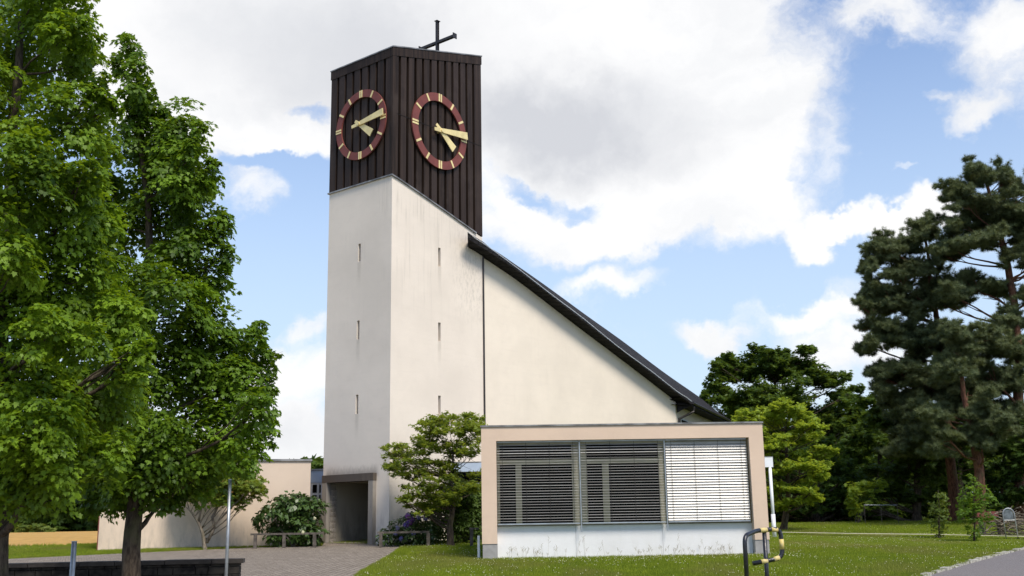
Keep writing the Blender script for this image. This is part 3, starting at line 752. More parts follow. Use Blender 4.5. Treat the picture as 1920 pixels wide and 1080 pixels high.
# ---- annex
AX = Fr((-.83, 27, 0), .833)
def onA(x, y, off=0): p = at_plane(x, y, AX.o+AX.b*off, AX.b); return float((p-AX.o)@AX.a), float(p[2])
AW = 7.07
annex = empty('annex', (-.83, 27, gh(27)), 'flat roofed peach annex with three big windows behind white slatted blinds', 'building')
zT = 4.0; gz = .55
wx0, wzt = onA(930.3, 826.8); wx1, _ = onA(1403.8, 819.7); pl_z = onA(915, 1020)[1]; pl_z2 = onA(1430, 1013)[1]
an = MB()
fr_z = lambda a, b, c, d, y0, y1: an.box(a, b, y0, y1, c, d, AX)
an.box(0, wx0, 0, 5.5, pl_z, zT, AX); an.box(wx1, AW, 0, 5.5, pl_z, zT, AX); an.box(wx0, wx1, 0, .45, wzt, zT, AX)
an.box(wx0, wx1, 5.2, 5.5, gz, zT, AX)
an.build('wall', mat['annex_plaster'], annex)
for (a, b) in ((.015, wx0-.002), (wx1+.002, AW-.015)): MB().box(a, b, .015, 5.5, gz, pl_z, AX).build('plinth', mat['grey_plinth'], annex)
MB().box(-.02, AW+.02, -.03, 5.52, zT+.002, zT+.042, AX).build('roof_edge', mat['metal_cap'], annex)
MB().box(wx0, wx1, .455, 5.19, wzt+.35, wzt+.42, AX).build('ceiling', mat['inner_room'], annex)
MB().box(-.12, -.06, .3, .36, .75, 1.35, AX).build('corner_post', mat['white_paint'], annex)
PD = .27
z_s = onA(1080, 985, PD)[1]
sx = [wx0+.002, onA(1079.6, 1000, PD)[0], onA(1242.5, 1000, PD)[0], wx1-.002]
for i in range(3):
    MB().box(sx[i]+(.0025 if i else 0), sx[i+1]-(.0025 if i < 2 else 0), PD, PD+.1, gz, z_s, AX).build('sill_panel', mat['white_panel'], annex)
MB().box(wx0+.002, wx1-.002, PD+.02, PD+.09, gz, z_s-.01, AX).build('panel_backing', mat['grey_plinth'], annex)
# thin ventilation strips at the top of the panels
sv = MB()
for (xa, xb) in ((1100, 1241),):
    u0 = onA(xa, 990, PD)[0]; u1 = onA(xb, 990, PD)[0]; sv.box(u0, u1, PD-.006, PD-.001, z_s-.09, z_s-.015, AX)
sv.build('vent_strip', mat['white_paint'], annex)
# window frames behind the blinds
FD = .30
def pxu(x, y=900): return onA(x, y, FD)[0]
zr0 = onA(1000, 871, FD)[1]; zr1 = onA(1000, 862, FD)[1]; zh = onA(1000, 835.5, FD)[1]; zlo = z_s+.01
def window(xl, xr, ml, mr, xa, xb):
    f_ = MB()
    f_.box(pxu(xa), pxu(xl), FD, FD+.07, zlo, wzt, AX); f_.box(pxu(xr), pxu(xb), FD, FD+.07, zlo, wzt, AX)
    f_.box(pxu(xl), pxu(xr), FD, FD+.07, zh, wzt, AX); f_.box(pxu(xl), pxu(xr), FD-.01, FD+.07, zr0, zr1, AX)
    f_.box(pxu(ml), pxu(mr), FD+.005, FD+.065, zlo+.05, zr0, AX); f_.box(pxu(xl), pxu(xr), FD, FD+.07, zlo, zlo+.05, AX)
    o = f_.build('window', mat['frame_wood'], annex)
    for (a, b, c, d) in ((xl, ml, zlo+.05, zr0), (mr, xr, zlo+.05, zr0), (xl, xr, zr1, zh)):
        MB().box(pxu(a), pxu(b), FD+.075, FD+.08, c, d, AX).build('pane', mat['glass'], o)
window(937, 1073, 967, 978, 930.5, 1087); window(1101, 1236, 1130, 1142, 1087.3, 1250); window(1262, 1393, 1290, 1302, 1250.3, 1404.2)
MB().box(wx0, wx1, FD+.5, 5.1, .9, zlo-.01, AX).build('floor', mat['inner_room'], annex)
# venetian blinds
BD = .16
def blind(xa, xb, tilt, nsl, label, skew):
    u0 = onA(xa, 900, BD)[0]; u1 = onA(xb, 900, BD)[0]
    zb0 = z_s+.035; zt0 = wzt-.04; s_ = MB(); wd2 = .038
    for i in range(nsl):
        z = zb0+.05+(zt0-.03-zb0-.05)*(i+.5)/nsl; t = R(tilt+random.uniform(-3, 3)); jit = random.uniform(-.004, .004)
        if i > nsl-5 and tilt < 30: t = R(tilt+14)
        pts = []
        for k in range(4):
            q = -1+2*k/3; yy = q*wd2*math.cos(t); zz_ = q*wd2*math.sin(t)+.004*(1-q*q)
            pts.append((yy, zz_))
        for k in range(3):
            (y0, za), (y1, zb) = pts[k], pts[k+1]
            s_.quad(AX.w(u0+.01, BD+y0, z+za), AX.w(u1-.01, BD+y0, z+za+jit), AX.w(u1-.01, BD+y1, z+zb+jit), AX.w(u0+.01, BD+y1, z+zb))
            s_.quad(AX.w(u0+.01, BD+y0, z+za-.0015), AX.w(u0+.01, BD+y1, z+zb-.0015), AX.w(u1-.01, BD+y1, z+zb-.0015+jit), AX.w(u1-.01, BD+y0, z+za-.0015+jit))
    o = s_.build('blind', mat['slat'], annex); o['label'] = label
    MB().box(u0+.01, u1-.01, BD-.035, BD+.035, zb0, zb0+.03, AX).build('bottom_rail', mat['zinc'], o)
    MB().box(u0+.01, u1-.01, BD-.04, BD+.04, zt0, zt0+.035, AX).build('head_rail', mat['zinc'], o)
    for k in range(4):
        uc = u0+(u1-u0)*(.07+.286*k); c_ = MB()
        c_.box(uc-.0035, uc+.0035, BD-.044, BD-.040, zb0+.03, zt0, AX); c_.build('cord', mat['cord'], o)
mat['slat'] = simple('blind_slat', (.47, .46, .43), .4, .15, var=.06, bump=.02, spec=.5)
blind(931.5, 1086.5, 8, 29, 'left blind with slats turned open', 0)
blind(1089, 1246.5, 8, 29, 'middle blind with slats turned open', 0)
blind(1249.5, 1403.5, 57, 29, 'right blind with slats turned almost closed', 0)
for x_ in (1087.8, 1248):
    u = onA(x_, 900, BD-.05)[0]; MB().box(u-.010, u+.012, BD-.075, BD-.05, z_s-.16, wzt-.005, AX).build('guide_rail', mat['zinc'], annex)

# ---------------------------------------------------------------- foliage generators
ML = [(0, 0, 0), (.16, -.06, .0), (.42, -.02, -.06), (.30, .20, .0), (.56, .52, -.10), (.27, .50, .0), (.22, .70, 0), (0, 1.05, -.10),
      (-.22, .70, 0), (-.27, .50, .0), (-.56, .52, -.10), (-.30, .20, .0), (-.42, -.02, -.06), (-.16, -.06, .0)]
MLF = [(0, 1, 2, 3, 4, 5, 6, 7), (0, 7, 8, 9, 10, 11, 12, 13)]
LF4 = [(0, 0, 0), (.32, .45, .06), (0, 1, -.08), (-.32, .45, .06)]; LF4F = [(0, 1, 2, 3)]
SPR = []; SPRF = []
for k in range(5):                      # a small spray of five leaflets
    a = R(-70+35*k); d = (math.sin(a), math.cos(a)); n_ = (d[1], -d[0]); b_ = len(SPR)
    SPR += [(0, 0, 0), (d[0]*.5+n_[0]*.16, d[1]*.5+n_[1]*.16, .04), (d[0], d[1], -.10), (d[0]*.5-n_[0]*.16, d[1]*.5-n_[1]*.16, .04)]
    SPRF.append((b_, b_+1, b_+2, b_+3))
NDL = []; NDLF = []
for k in range(9):                      # a tuft of needles round a shoot
    a = 2*math.pi*k/9; el = .35+.5*((k*7) % 9)/9
    d = np.array([math.cos(a)*math.cos(el), math.sin(el)*1.1, math.sin(a)*math.cos(el)]); s_ = np.cross(d, [0, 1., 0]); s_ = s_/np.linalg.norm(s_)*.065; b_ = len(NDL)
    NDL += [tuple(-s_), tuple(s_), tuple(d)]; NDLF.append((b_, b_+1, b_+2))
def unit(n):
    v = rng.normal(size=(n, 3)); return v/np.linalg.norm(v, axis=1, keepdims=True)
def norm(v): return v/(np.linalg.norm(v, axis=1, keepdims=True)+1e-9)
def crown_points(lobes, cd, csize, per, size, inner=.3, upw=.9, droop=.35, thick=.25, rough=.12, jit=.35, dome=0., soft=0):
    """lobes (x,y,z,rx,ry,rz). cd clumps per m2 of lobe surface; per leaves a clump"""
    PP, NN, DD, SS, TT = [], [], [], [], []
    for (x, y, z, rx, ry, rz) in lobes:
        rm = (rx+ry+rz)/3; cs_l = min(csize, max(.5*rm, .06)); fac = csize/cs_l
        n = max(4, int(4*math.pi*rm*rm*cd*fac**1.3)); d = unit(n)
        rad = 1-np.abs(rng.normal(0, rough, n)) + rng.random(n)*.08
        rad *= 1+.16*np.sin(d[:, 0]*5+x*3)*np.sin(d[:, 2]*6+z*2)
        if soft: rad = rng.random(n)**.45*(1.0+soft*np.abs(rng.normal(0, .25, n)))
        c = np.array([x, y, z]) + d*rad[:, None]*np.array([rx, ry, rz])
        cn = norm(d*.55+np.array([0, 0, upw])+rng.normal(0, .22, (n, 3)))
        ct = rng.random(n)
        m = max(4, int(per/fac**1.3)); q_ = rng.random((n, m, 1))**.5; off = unit(n*m).reshape(n, m, 3)*q_*cs_l
        off = off - cn[:, None, :]*(off*cn[:, None, :]).sum(2, keepdims=True)*(1-thick)
        p = c[:, None, :]+off-cn[:, None, :]*(q_**2)*dome*cs_l
        tip = off/cs_l*.9+d[:, None, :]*.5+np.array([0, 0, -droop])+rng.normal(0, .3, (n, m, 3))
        nn = cn[:, None, :]+rng.normal(0, jit, (n, m, 3))+off/cs_l*.25*(1+3*dome)
        PP.append(p.reshape(-1, 3)); NN.append(norm(nn.reshape(-1, 3))); DD.append(norm(tip.reshape(-1, 3)))
        TT.append(np.clip(np.repeat(ct, m)*.55+rng.random(n*m)*.45, 0, 1))
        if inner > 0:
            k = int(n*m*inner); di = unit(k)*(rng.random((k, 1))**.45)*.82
            PP.append(np.array([x, y, z])+di*np.array([rx, ry, rz])); NN.append(norm(rng.normal(0, .6, (k, 3))+np.array([0, 0, .7]))); DD.append(unit(k)); TT.append(rng.random(k)*.5)  # inner leaves get a darker tint, painting the shade inside the crown
    P = np.concatenate(PP); N = np.concatenate(NN); D = np.concatenate(DD); T = np.concatenate(TT)
    S = size*(.65+.6*rng.random(len(P)))
    return P, N, D, S, T
def wob(p0, p1, n, amp, rise=0.):
    p0, p1 = np.array(p0, float), np.array(p1, float); L = np.linalg.norm(p1-p0); o = []; ph = rng.random(6)*6
    for i in range(n+1):
        t = i/n; q = p0*(1-t)+p1*t; e = math.sin(math.pi*t)
        o.append(q+np.array([math.sin(t*5+ph[0]), math.sin(t*4+ph[1]), .4*math.sin(t*6+ph[2])])*amp*L*e+np.array([0, 0, rise*L*e]))
    return o
def pine_points(lobes, boughs=14, side=9, size=.2, step=.075, leafy=False, lift=.55, emax=1.25):
    PP, DD, SS, TT = [], [], [], []
    for (x, y, z, rx, ry, rz) in lobes:
        c = np.array([x, y, z]); r = np.array([rx, ry, rz]); nb_ = max(3, int(boughs*min(1.6, (rx*ry)**.5/.9))); tb_ = rng.random()
        for i in range(nb_):
            az = 2*math.pi*(i+rng.random())/nb_; el = rng.uniform(-.15, emax)
            d = np.array([math.cos(az)*math.cos(el), math.sin(az)*math.cos(el), math.sin(el)]); L = rng.uniform(.7, 1.2)
            tip = d*r*L; ln = np.linalg.norm(tip); u = tip/(ln+1e-6); sv = np.cross(u, [0, 0, 1.]); sv /= np.linalg.norm(sv)+1e-6
            def shoot(p0, p1, s0):
                l = np.linalg.norm(p1-p0); m = max(2, int(l/step)); t = (np.arange(m)+rng.random(m)*.6)/m
                p = p0+(p1-p0)*t[:, None]+rng.normal(0, step*.4, (m, 3)); dd = (p1-p0)/(l+1e-6)*1.0+np.array([0, 0, lift])
                PP.append(p); DD.append(np.tile(dd, (m, 1))+rng.normal(0, .3, (m, 3))); SS.append(s0*(1.05-.35*t)*rng.uniform(.8, 1.2, m)); TT.append(np.clip(.25*tb_+.55*t+.25*rng.random(m), 0, 1))
            shoot(c+tip*.3, c+tip+np.array([0, 0, .05*ln]), size)
            for k in range(side):
                t = rng.uniform(.2, .98); b = c+tip*t; sl_ = ln*rng.uniform(.22, .5)*(1.15-.6*t); sg = 1 if k % 2 else -1
                e = u*.7+sv*sg*rng.uniform(.4, 1.0)+np.array([0, 0, rng.uniform(.0, .75)]); e /= np.linalg.norm(e)
                shoot(b, b+e*max(.16, sl_), size*.92)
    P = np.concatenate(PP); D = norm(np.concatenate(DD)); S = np.concatenate(SS); T = np.concatenate(TT)
    return P, norm(rng.normal(size=P.shape)*(.45 if leafy else 1)+np.array([0, 0, 1. if leafy else 0])), D, S, T
def tree(name, label, cat, base, path, r0, lobes, leafm, barkm, tmpl, group=None, cd=8, cs=.3, per=18, size=.13, limbs=.7, **kw):
    root = empty(name, base, label, cat, group)
    tr = MB(); path = [np.array(p, float) for p in path]
    n = len(path); fine = []
    for i in range(n-1):
        fine += wob(path[i], path[i+1], 5, .015)[:-1]
    fine.append(path[-1]); m = len(fine)
    rad = [r0*(1.25 if i == 0 else 1.0)*(1-.78*(i/(m-1))) for i in range(m)]
    tr.tube([fine[0]-np.array([0, 0, .3])]+fine, [rad[0]*1.15]+rad, 12)
    trk = tr.build('trunk', mat[barkm], root, smooth=True)
    lb = MB(); arr = np.array(fine)
    for L in lobes:
        if random.random() > limbs: continue
        c = np.array(L[:3]); low = arr[:, 2] < c[2]-.15*abs(L[5])-.1
        idx = np.where(low)[0]
        if len(idx) == 0: continue
        d = np.linalg.norm(arr[idx]-c, axis=1)+.35*(c[2]-arr[idx][:, 2]) ; i = idx[np.argmin(np.abs(d-d.min()*1.15))]
        r_ = max(.012, rad[i]*.38)
        pp = wob(arr[i], c, 6, .05, -.04); lb.tube(pp, [r_*(1-.75*k/6) for k in range(7)], 6)
        for q in range(3):
            tgt = c+unit(1)[0]*np.array(L[3:])*.75; lb.tube(wob(pp[3+q], tgt, 4, .06), [r_*.4, r_*.33, r_*.25, r_*.18, r_*.1], 5)
    if len(lb.v) > 360: lb.build('branches', mat[barkm], root, smooth=True)
    bg_ = kw.pop('bough', None)
    if tmpl is NEED: P, N, D, S, T = pine_points(lobes, size=size)
    elif bg_: P, N, D, S, T = pine_points(lobes, size=size, leafy=True, **bg_)
    else: P, N, D, S, T = crown_points(lobes, cd, cs, per, size, **kw)
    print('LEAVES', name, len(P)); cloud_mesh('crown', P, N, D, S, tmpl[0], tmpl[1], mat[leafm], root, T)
    return root, len(P)
def lobes_px(lst, Y, dj=.7, depth=1.0, seed=0):
    r_ = random.Random(seed); out = []
    for t in lst:
        px, py, rx, ry = t[:4]; dy = t[4] if len(t) > 4 else r_.uniform(-dj, dj)
        c = at(px, py, Y+dy); k = (Y+dy)/FPX*1.0
        out.append((c[0], c[1], c[2], rx*k, (rx+ry)/2*k*depth, ry*k))
    return out
def fray(lst, k=3, sd=1, lo=.22, hi=.42, out=1.0):
    """small outlying sprays round each lobe so that the outline is uneven"""
    r_ = random.Random(sd); o = [t for t in lst]
    for t in lst:
        for i in range(k):
            th = r_.uniform(0, 6.28); f = r_.uniform(lo, hi); o.append((t[0]+math.cos(th)*t[2]*out*r_.uniform(.85, 1.15), t[1]-abs(math.sin(th))*t[3]*out*r_.uniform(.7, 1.15)*(1 if r_.random() < .8 else -1), t[2]*f, t[3]*f*r_.uniform(.8, 1.6)))
    return o
MAP = (ML, MLF); QUAD = (LF4, LF4F); SPRAY = (SPR, SPRF); NEED = (NDL, NDLF)

# ---------------------------------------------------------------- the two maples
m2 = [(240, 84, 24, 26), (222, 122, 24, 26), (262, 190, 34, 40), (304, 214, 14, 20), (270, 270, 60, 70), (371, 243, 15, 20), (360, 278, 15, 24), (328, 258, 15, 26),
      (340, 330, 55, 55), (396, 310, 16, 18), (380, 352, 28, 32), (402, 418, 34, 40), (300, 400, 80, 90), (350, 480, 68, 60), (388, 540, 44, 50), (300, 570, 90, 80),
      (375, 625, 66, 60), (450, 655, 48, 46), (487, 622, 20, 22), (500, 668, 20, 26), (430, 725, 75, 58), (480, 770, 34, 45), (330, 710, 100, 85), (405, 820, 75, 62),
      (300, 830, 100, 75), (452, 850, 40, 36), (370, 895, 60, 38), (270, 900, 75, 50), (210, 935, 50, 28), (320, 930, 45, 22), (190, 860, 60, 60), (200, 740, 80, 90),
      (200, 560, 80, 90), (200, 400, 60, 90), (425, 480, 20, 30), (505, 810, 16, 26), (500, 720, 20, 20), (340, 300, 40, 120, .2), (260, 150, 22, 60)]
Ym = 17.0
L2 = lobes_px(m2, Ym, .75, 1.0, 3)
b2 = gnd(246, 1075); b2 = np.array([at(246, 1075, Ym)[0], Ym, gh(Ym)])
tree('maple_tree', 'tall maple with upright leafy shoots, its dark trunk in front of the low stone wall', 'tree', b2,
     [b2, at(252, 965, Ym), at(262, 800, Ym), at(280, 500, Ym), at(262, 200, Ym)], .155, L2, 'maple', 'bark', MAP, 'maples beside the forecourt',
     cd=4.8, cs=.40, per=105, size=.070, inner=.42, thick=.22, upw=.75, rough=.13, dome=.4)
m1 = [(100, -20, 80, 70), (40, 70, 110, 90), (130, 60, 50, 60), (150, 120, 40, 60), (188, 168, 24, 40), (110, 230, 95, 90), (190, 262, 32, 60), (30, 330, 85, 95, -1.3),
      (110, 400, 105, 100), (198, 425, 30, 55), (130, 520, 100, 85), (225, 590, 52, 52), (40, 590, 110, 100), (245, 690, 40, 48), (180, 740, 95, 80), (40, 760, 120, 100),
      (205, 850, 42, 42), (100, 880, 95, 62), (20, 905, 90, 42), (-80, 150, 120, 150), (-110, 450, 150, 180), (-90, 780, 130, 140), (270, 655, 22, 30), (10, 480, 70, 60, -1.2),
      (80, 620, 60, 50, -1.4), (160, 640, 50, 40, -1.2), (60, 800, 80, 60, -1.2), (150, 330, 50, 40, -1.1), (215, 200, 14, 16)]
Y1 = 13.6
L1 = lobes_px(m1, Y1, .6, 1.0, 8)
b1 = np.array([at(-8, 1070, Y1)[0], Y1, gh(Y1)])
tree('maple_tree', 'largest maple at the left edge, its trunk half cut off by the picture', 'tree', b1,
     [b1, at(-4, 965, Y1), at(0, 700, Y1), at(20, 300, Y1), at(40, 40, Y1)], .185, L1, 'maple_bright', 'bark', MAP, 'maples beside the forecourt',
     cd=5.4, cs=.37, per=105, size=.063, inner=.42, thick=.22, upw=.75, rough=.13, dome=.4)

# ---------------------------------------------------------------- small trees by the buildings
Yj = 34.3
bj = np.array([at(845, 1018, Yj)[0], Yj, gh(Yj)])
mj = [(850, 797, 45, 20), (885, 790, 18, 16), (800, 812, 36, 20), (775, 842, 40, 18), (740, 850, 24, 14), (830, 838, 55, 30), (880, 850, 28, 50), (770, 880, 38, 18),
      (742, 882, 20, 14), (815, 890, 50, 28), (870, 910, 34, 40), (790, 922, 36, 16), (765, 940, 14, 8), (830, 935, 40, 20), (790, 955, 18, 10), (820, 800, 25, 14), (895, 820, 12, 20)]
tree('ornamental_maple', 'fine leaved amber tinged small maple against the right face of the tower', 'tree', bj,
     [bj, at(843, 985, Yj), at(850, 950, Yj), at(846, 900, Yj), at(850, 840, Yj)], .12, lobes_px(fray([(x, y, a*.9, b*.9) for x, y, a, b in mj], 4, 5, .3, .6, .9)+[(x+5, y+10, a*.8, b*.8) for x, y, a, b in mj], Yj, .8, 1.0, 5), 'amber', 'bark', SPRAY,
     size=.10, limbs=.55, bough=dict(boughs=16, side=10, step=.08, lift=-.2, emax=.7))
Ys = 34.6
bs = np.array([at(385, 1020, Ys)[0], Ys, gh(Ys)])
ms = [(355, 925, 26, 16), (345, 905, 20, 12), (410, 925, 36, 14), (440, 905, 40, 14), (470, 912, 24, 9), (400, 895, 40, 16), (450, 945, 16, 8), (490, 918, 10, 5), (430, 890, 40, 12), (400, 915, 50, 18), (450, 925, 36, 12), (375, 905, 30, 16), (475, 900, 22, 8), (425, 940, 24, 10)]
rt, _ = tree('ornamental_maple', 'small crooked pale barked tree against the peach wing wall', 'tree', bs,
     [bs, at(380, 1000, Ys), at(372, 980, Ys), at(360, 962, Ys), at(348, 950, Ys)], .07, lobes_px(ms, Ys, .5, 1.0, 6), 'amber', 'light_bark', SPRAY,
     cd=16, cs=.26, per=16, size=.10, inner=.08, limbs=.95, upw=1.2)
st2 = MB()
st2.tube([at(387, 1018, Ys), at(402, 990, Ys), at(398, 970, Ys), at(408, 950, Ys), at(430, 930, Ys), at(455, 915, Ys)], [.06, .05, .045, .04, .025, .01], 8)
st2.tube([at(372, 980, Ys), at(378, 950, Ys), at(388, 925, Ys), at(395, 900, Ys)], [.035, .03, .02, .008], 8)
st2.tube([at(408, 950, Ys), at(412, 930, Ys), at(418, 900, Ys)], [.03, .02, .008], 8)
st2.build('side_stems', mat['light_bark'], rt, smooth=True)

def shrub(name, label, cat, lobes, Y, leafm, tmpl, base_px, stems=5, **kw):
    base = np.array([at(base_px, 1000, Y)[0], Y, gh(Y)]); root = empty(name, base, label, cat, kw.pop('group', None))
    sb = MB()
    for L in lobes[:max(stems, 4)]:
        sb.tube(wob(base+rng.normal(0, .12, 3)*np.array([1, 1, 0]), L[:3], 5, .05), [.025, .022, .018, .014, .01, .006], 5)
    sb.build('stems', mat['old_wood'], root)
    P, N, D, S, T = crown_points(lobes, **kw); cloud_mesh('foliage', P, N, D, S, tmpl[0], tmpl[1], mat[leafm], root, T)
    return root
def flowers(root, pts, Y, m_, r_=.09, name='flower_head'):
    for (px, py, dy) in pts:
        c = at(px, py, Y+dy); k = 110; p = c+unit(k)*r_*(.8+.3*rng.random((k, 1)))
        cloud_mesh(name, p, norm(p-c), unit(k), np.full(k, r_*.55), LF4, LF4F, mat[m_], root)
kwS = dict(cd=14, csize=.2, per=14, size=.11, inner=.3, upw=.7, droop=.5)
Yr = 35.2
s1 = shrub('rhododendron_bush', 'dark leaved rhododendron bush between the wing wall and the tower', 'shrub',
           lobes_px([(545, 945, 36, 18), (575, 960, 30, 24), (510, 962, 26, 14), (485, 972, 12, 8), (550, 985, 40, 24), (580, 1000, 28, 20), (520, 1000, 24, 16), (488, 985, 8, 7)], Yr+.2, .3, 1.0, 2), Yr+.2, 'rhodo', QUAD, 545, **{**kwS, 'size': .16})
flowers(s1, [(568, 998, -.9), (590, 972, -.8)], Yr, 'white_petal', .05)
s2 = shrub('hydrangea_bush', 'flowering purple and blue hydrangea bush beside the entrance portal', 'shrub',
           lobes_px([(735, 1003, 18, 16), (765, 990, 26, 26), (795, 975, 26, 30), (720, 1008, 10, 14), (770, 1010, 30, 14), (800, 1000, 24, 24)], 35.0, .25, 1.0, 4), 35.0, 'rhodo', QUAD, 765, **kwS)
flowers(s2, [(765, 968, -.5), (767, 980, -.5), (772, 975, -.45), (762, 985, -.55)], 35.0, 'petal', .10)
flowers(s2, [(745, 990, -.6), (742, 1000, -.6), (785, 970, -.5), (752, 1010, -.6), (798, 972, -.4), (775, 1000, -.6)], 35.0, 'blue_petal', .07)
s3 = shrub('evergreen_shrub', 'dense dark shrub behind the ornamental maple trunk', 'shrub',
           lobes_px([(850, 925, 44, 30), (885, 960, 24, 40), (830, 960, 34, 30), (870, 965, 34, 36), (850, 995, 50, 26), (895, 990, 20, 34), (815, 1000, 20, 20), (880, 930, 24, 18), (900, 940, 16, 24)], 36.0, .3, .8, 9), 36.0, 'dark_leaf', QUAD, 860, **{**kwS, 'inner': .5})

# low timber rails
def rail(label, x0, x1, py_top, Y, posts, grp='low rails at the planting beds'):
    a = at(x0, py_top, Y); b = at(x1, py_top, Y); root = empty('low_rail', (a[0], Y, gh(Y)), label, 'rail', grp)
    z = (a[2]+b[2])/2
    MB().box(a[0], b[0], Y-.03, Y+.03, z-.045, z+.015).build('top_rail', mat['old_wood'], root)
    for q in posts: x_ = at(q, py_top, Y)[0]; MB().box(x_-.05, x_+.05, Y-.028, Y+.05, gh(Y)-.2, z-.046).build('post', mat['old_wood'], root)
rail('weathered low rail in front of the rhododendron left of the tower', 470, 606, 1000, 34.6, (479, 533, 590))
rail('low rail beside the hydrangea right of the portal', 708, 805, 997, 34.0, (714, 803))
rail('short low rail in deep shade next to the annex', 880, 898, 990, 33.6, (884,))

# ---------------------------------------------------------------- low stone wall, posts
wallr = empty('stone_wall', (-7, 18.6, gh(18.6)), 'low dark rubble stone wall with flat coping under the maples', 'wall')
A0 = at(452, 1047, 18.4); B0 = at(0, 1056, 17.8)
dv = (A0-B0)[:2]; WL = Fr((A0[0], A0[1], 0), math.degrees(math.atan2(B0[1]-A0[1], B0[0]-A0[0])))
wlen = 9.0; ztw = A0[2]-.07
sw = MB(); z = gh(18.4)-.15
while z < ztw-.02:
    hh = min(random.uniform(.07, .13), ztw-z); x = 0
    while x < wlen:
        l = random.uniform(.14, .36); j = random.uniform(0, .03)
        for side in (0, 1):
            y0 = -.16 if side else .0
            sw.box(x+.006, min(x+l-.006, wlen), (y0+.0 if side else .002), (y0+.158 if side else .17+j), z+.005, z+hh-.004, WL)
        x += l
    z += hh
sw.build('wall_body', mat['stone'], wallr)
cpn = MB(); x = -.05
while x < wlen:
    l = random.uniform(.5, .9); cpn.box(x, x+l-.012, -.2, .23, ztw+.001, ztw+.065+random.uniform(-.006, .006), WL); x += l
cpn.build('coping', mat['coping'], wallr)
def post(name, label, cat, pxb, pyt, Y, r_, cap=True, pxt=None):
    b = at(pxb, 1078, Y); t = at(pxt or pxb, pyt, Y); root = empty(name, (b[0], Y, gh(Y)), label, cat)
    MB().tube([(b[0], Y, gh(Y)-.1), (b[0], Y, t[2])], r_, 12).build('pole', mat['steel'], root, smooth=True)
    MB().tube([(b[0], Y, t[2]-.001), (b[0], Y, t[2]+.012)], r_*1.08, 12).build('cap', mat['zinc'], root)
    MB().tube([(b[0], Y, gh(Y)-.05), (b[0], Y, gh(Y)+.03)], r_*1.5, 12).build('foot', mat['zinc'], root)
post('bollard', 'short grey tubular post in front of the stone wall, left of the maple trunk', 'bollard', 135, 1016, 15.5, .036)
post('metal_pole', 'thin grey metal pole rising from the end of the stone wall into the leaves', 'pole', 424, 900, 16.3, .024)

# ---------------------------------------------------------------- striped barrier
Yb = 15.6
ground_b = gh(Yb)
bar_ = empty('cycle_barrier', (at(1433, 1080, Yb)[0], Yb, ground_b), 'bent tubular barrier with black and yellow stripes at the lower right', 'barrier')
def B_(x, y, dY=0.): return at(x, y, Yb+dY)
rT = .031
def arc(pts, k=6):
    """rounded polyline through world points"""
    out = [np.array(pts[0])]
    for i in range(1, len(pts)-1):
        p, c, n_ = map(np.array, (pts[i-1], pts[i], pts[i+1])); r_ = .12
        a = c+(p-c)/np.linalg.norm(p-c)*min(r_, np.linalg.norm(p-c)*.45); b = c+(n_-c)/np.linalg.norm(n_-c)*min(r_, np.linalg.norm(n_-c)*.45)
        for j in range(k+1):
            t = j/k; out.append(a*(1-t)**2+c*2*t*(1-t)+b*t*t)
    out.append(np.array(pts[-1])); return out
lp = B_(1400, 1078, -.45); low = np.array([lp[0], lp[1], gh(lp[1])-.1])
tl = np.array([lp[0]+.0, lp[1], B_(1402, 1002, -.45)[2]])
loop = arc([low, np.array([lp[0], lp[1], tl[2]-.02]), B_(1418, 995, -.1), B_(1436, 993.5), B_(1463, 991.5, .05), B_(1468, 1046, .05), B_(1412, 1056.5, -.05)])
MB().tube(loop, rT, 14).build('bent_tube', mat['black_paint'], bar_, smooth=True)
mp_ = B_(1433, 1000); MB().tube([(mp_[0], Yb, ground_b-.1), (mp_[0], Yb, B_(1433, 996)[2])], .030, 14).build('centre_post', mat['black_paint'], bar_, smooth=True)
def sleeve(p, q): MB().tube([p, q], rT+.003, 14).build('yellow_band', mat['yellow_paint'], bar_, smooth=True)
def online(a, b, t0, t1): a = np.array(a); b = np.array(b); return a+(b-a)*t0, a+(b-a)*t1
lp_ = [np.array(q) for q in loop]
t1_ = B_(1424.5, 994.7, -.06)
def near(px, py):
    best = None
    for a, b in zip(lp_[:-1], lp_[1:]):
        for t in np.linspace(0, 1, 15):
            q = a+(b-a)*t; v = q-EYE; x = 960+FPX*(v@cr)/(v@cf); y = 540-FPX*(v@cu)/(v@cf); d = (x-px)**2+(y-py)**2
            if best is None or d < best[0]: best = (d, q)
    return best[1]
for (a, b) in (((1424.5, 994.5), (1437, 994)), ((1446, 993), (1458, 992.5)), ((1467, 1011), (1467, 1030)), ((1449, 1048), (1461, 1046)), ((1428, 1054), (1440, 1051.5))):
    sleeve(near(*a), near(*b))

# ---------------------------------------------------------------- white sign post
Yp = 37.3; bx_ = at(1452, 1003, Yp)
sp = empty('sign_post', (bx_[0], Yp, gh(Yp)), 'square white panel on a slim white post just right of the annex', 'sign post')
zt_ = at(1441, 876, Yp)[2]; xw = bx_[0]
MB().tube([(xw, Yp, gh(Yp)+.15), (xw, Yp, zt_)], .055, 12).build('post', mat['white_paint'], sp, smooth=True)
MB().tube([(xw, Yp, gh(Yp)-.1), (xw, Yp, gh(Yp)+.75)], .072, 12).build('foot', mat['white_paint'], sp, smooth=True)
pz0, pz1 = at(1441, 876, Yp)[2], at(1441, 857, Yp)[2]; xc = at(1441, 866, Yp)[0]
MB().box(xc-.14, xc+.14, Yp-.05, Yp+.05, pz0, pz1).build('panel', mat['white_paint'], sp)
MB().box(xc-.15, xc+.15, Yp-.06, Yp+.06, pz1+.001, pz1+.02).build('panel_cap', mat['metal_cap'], sp)

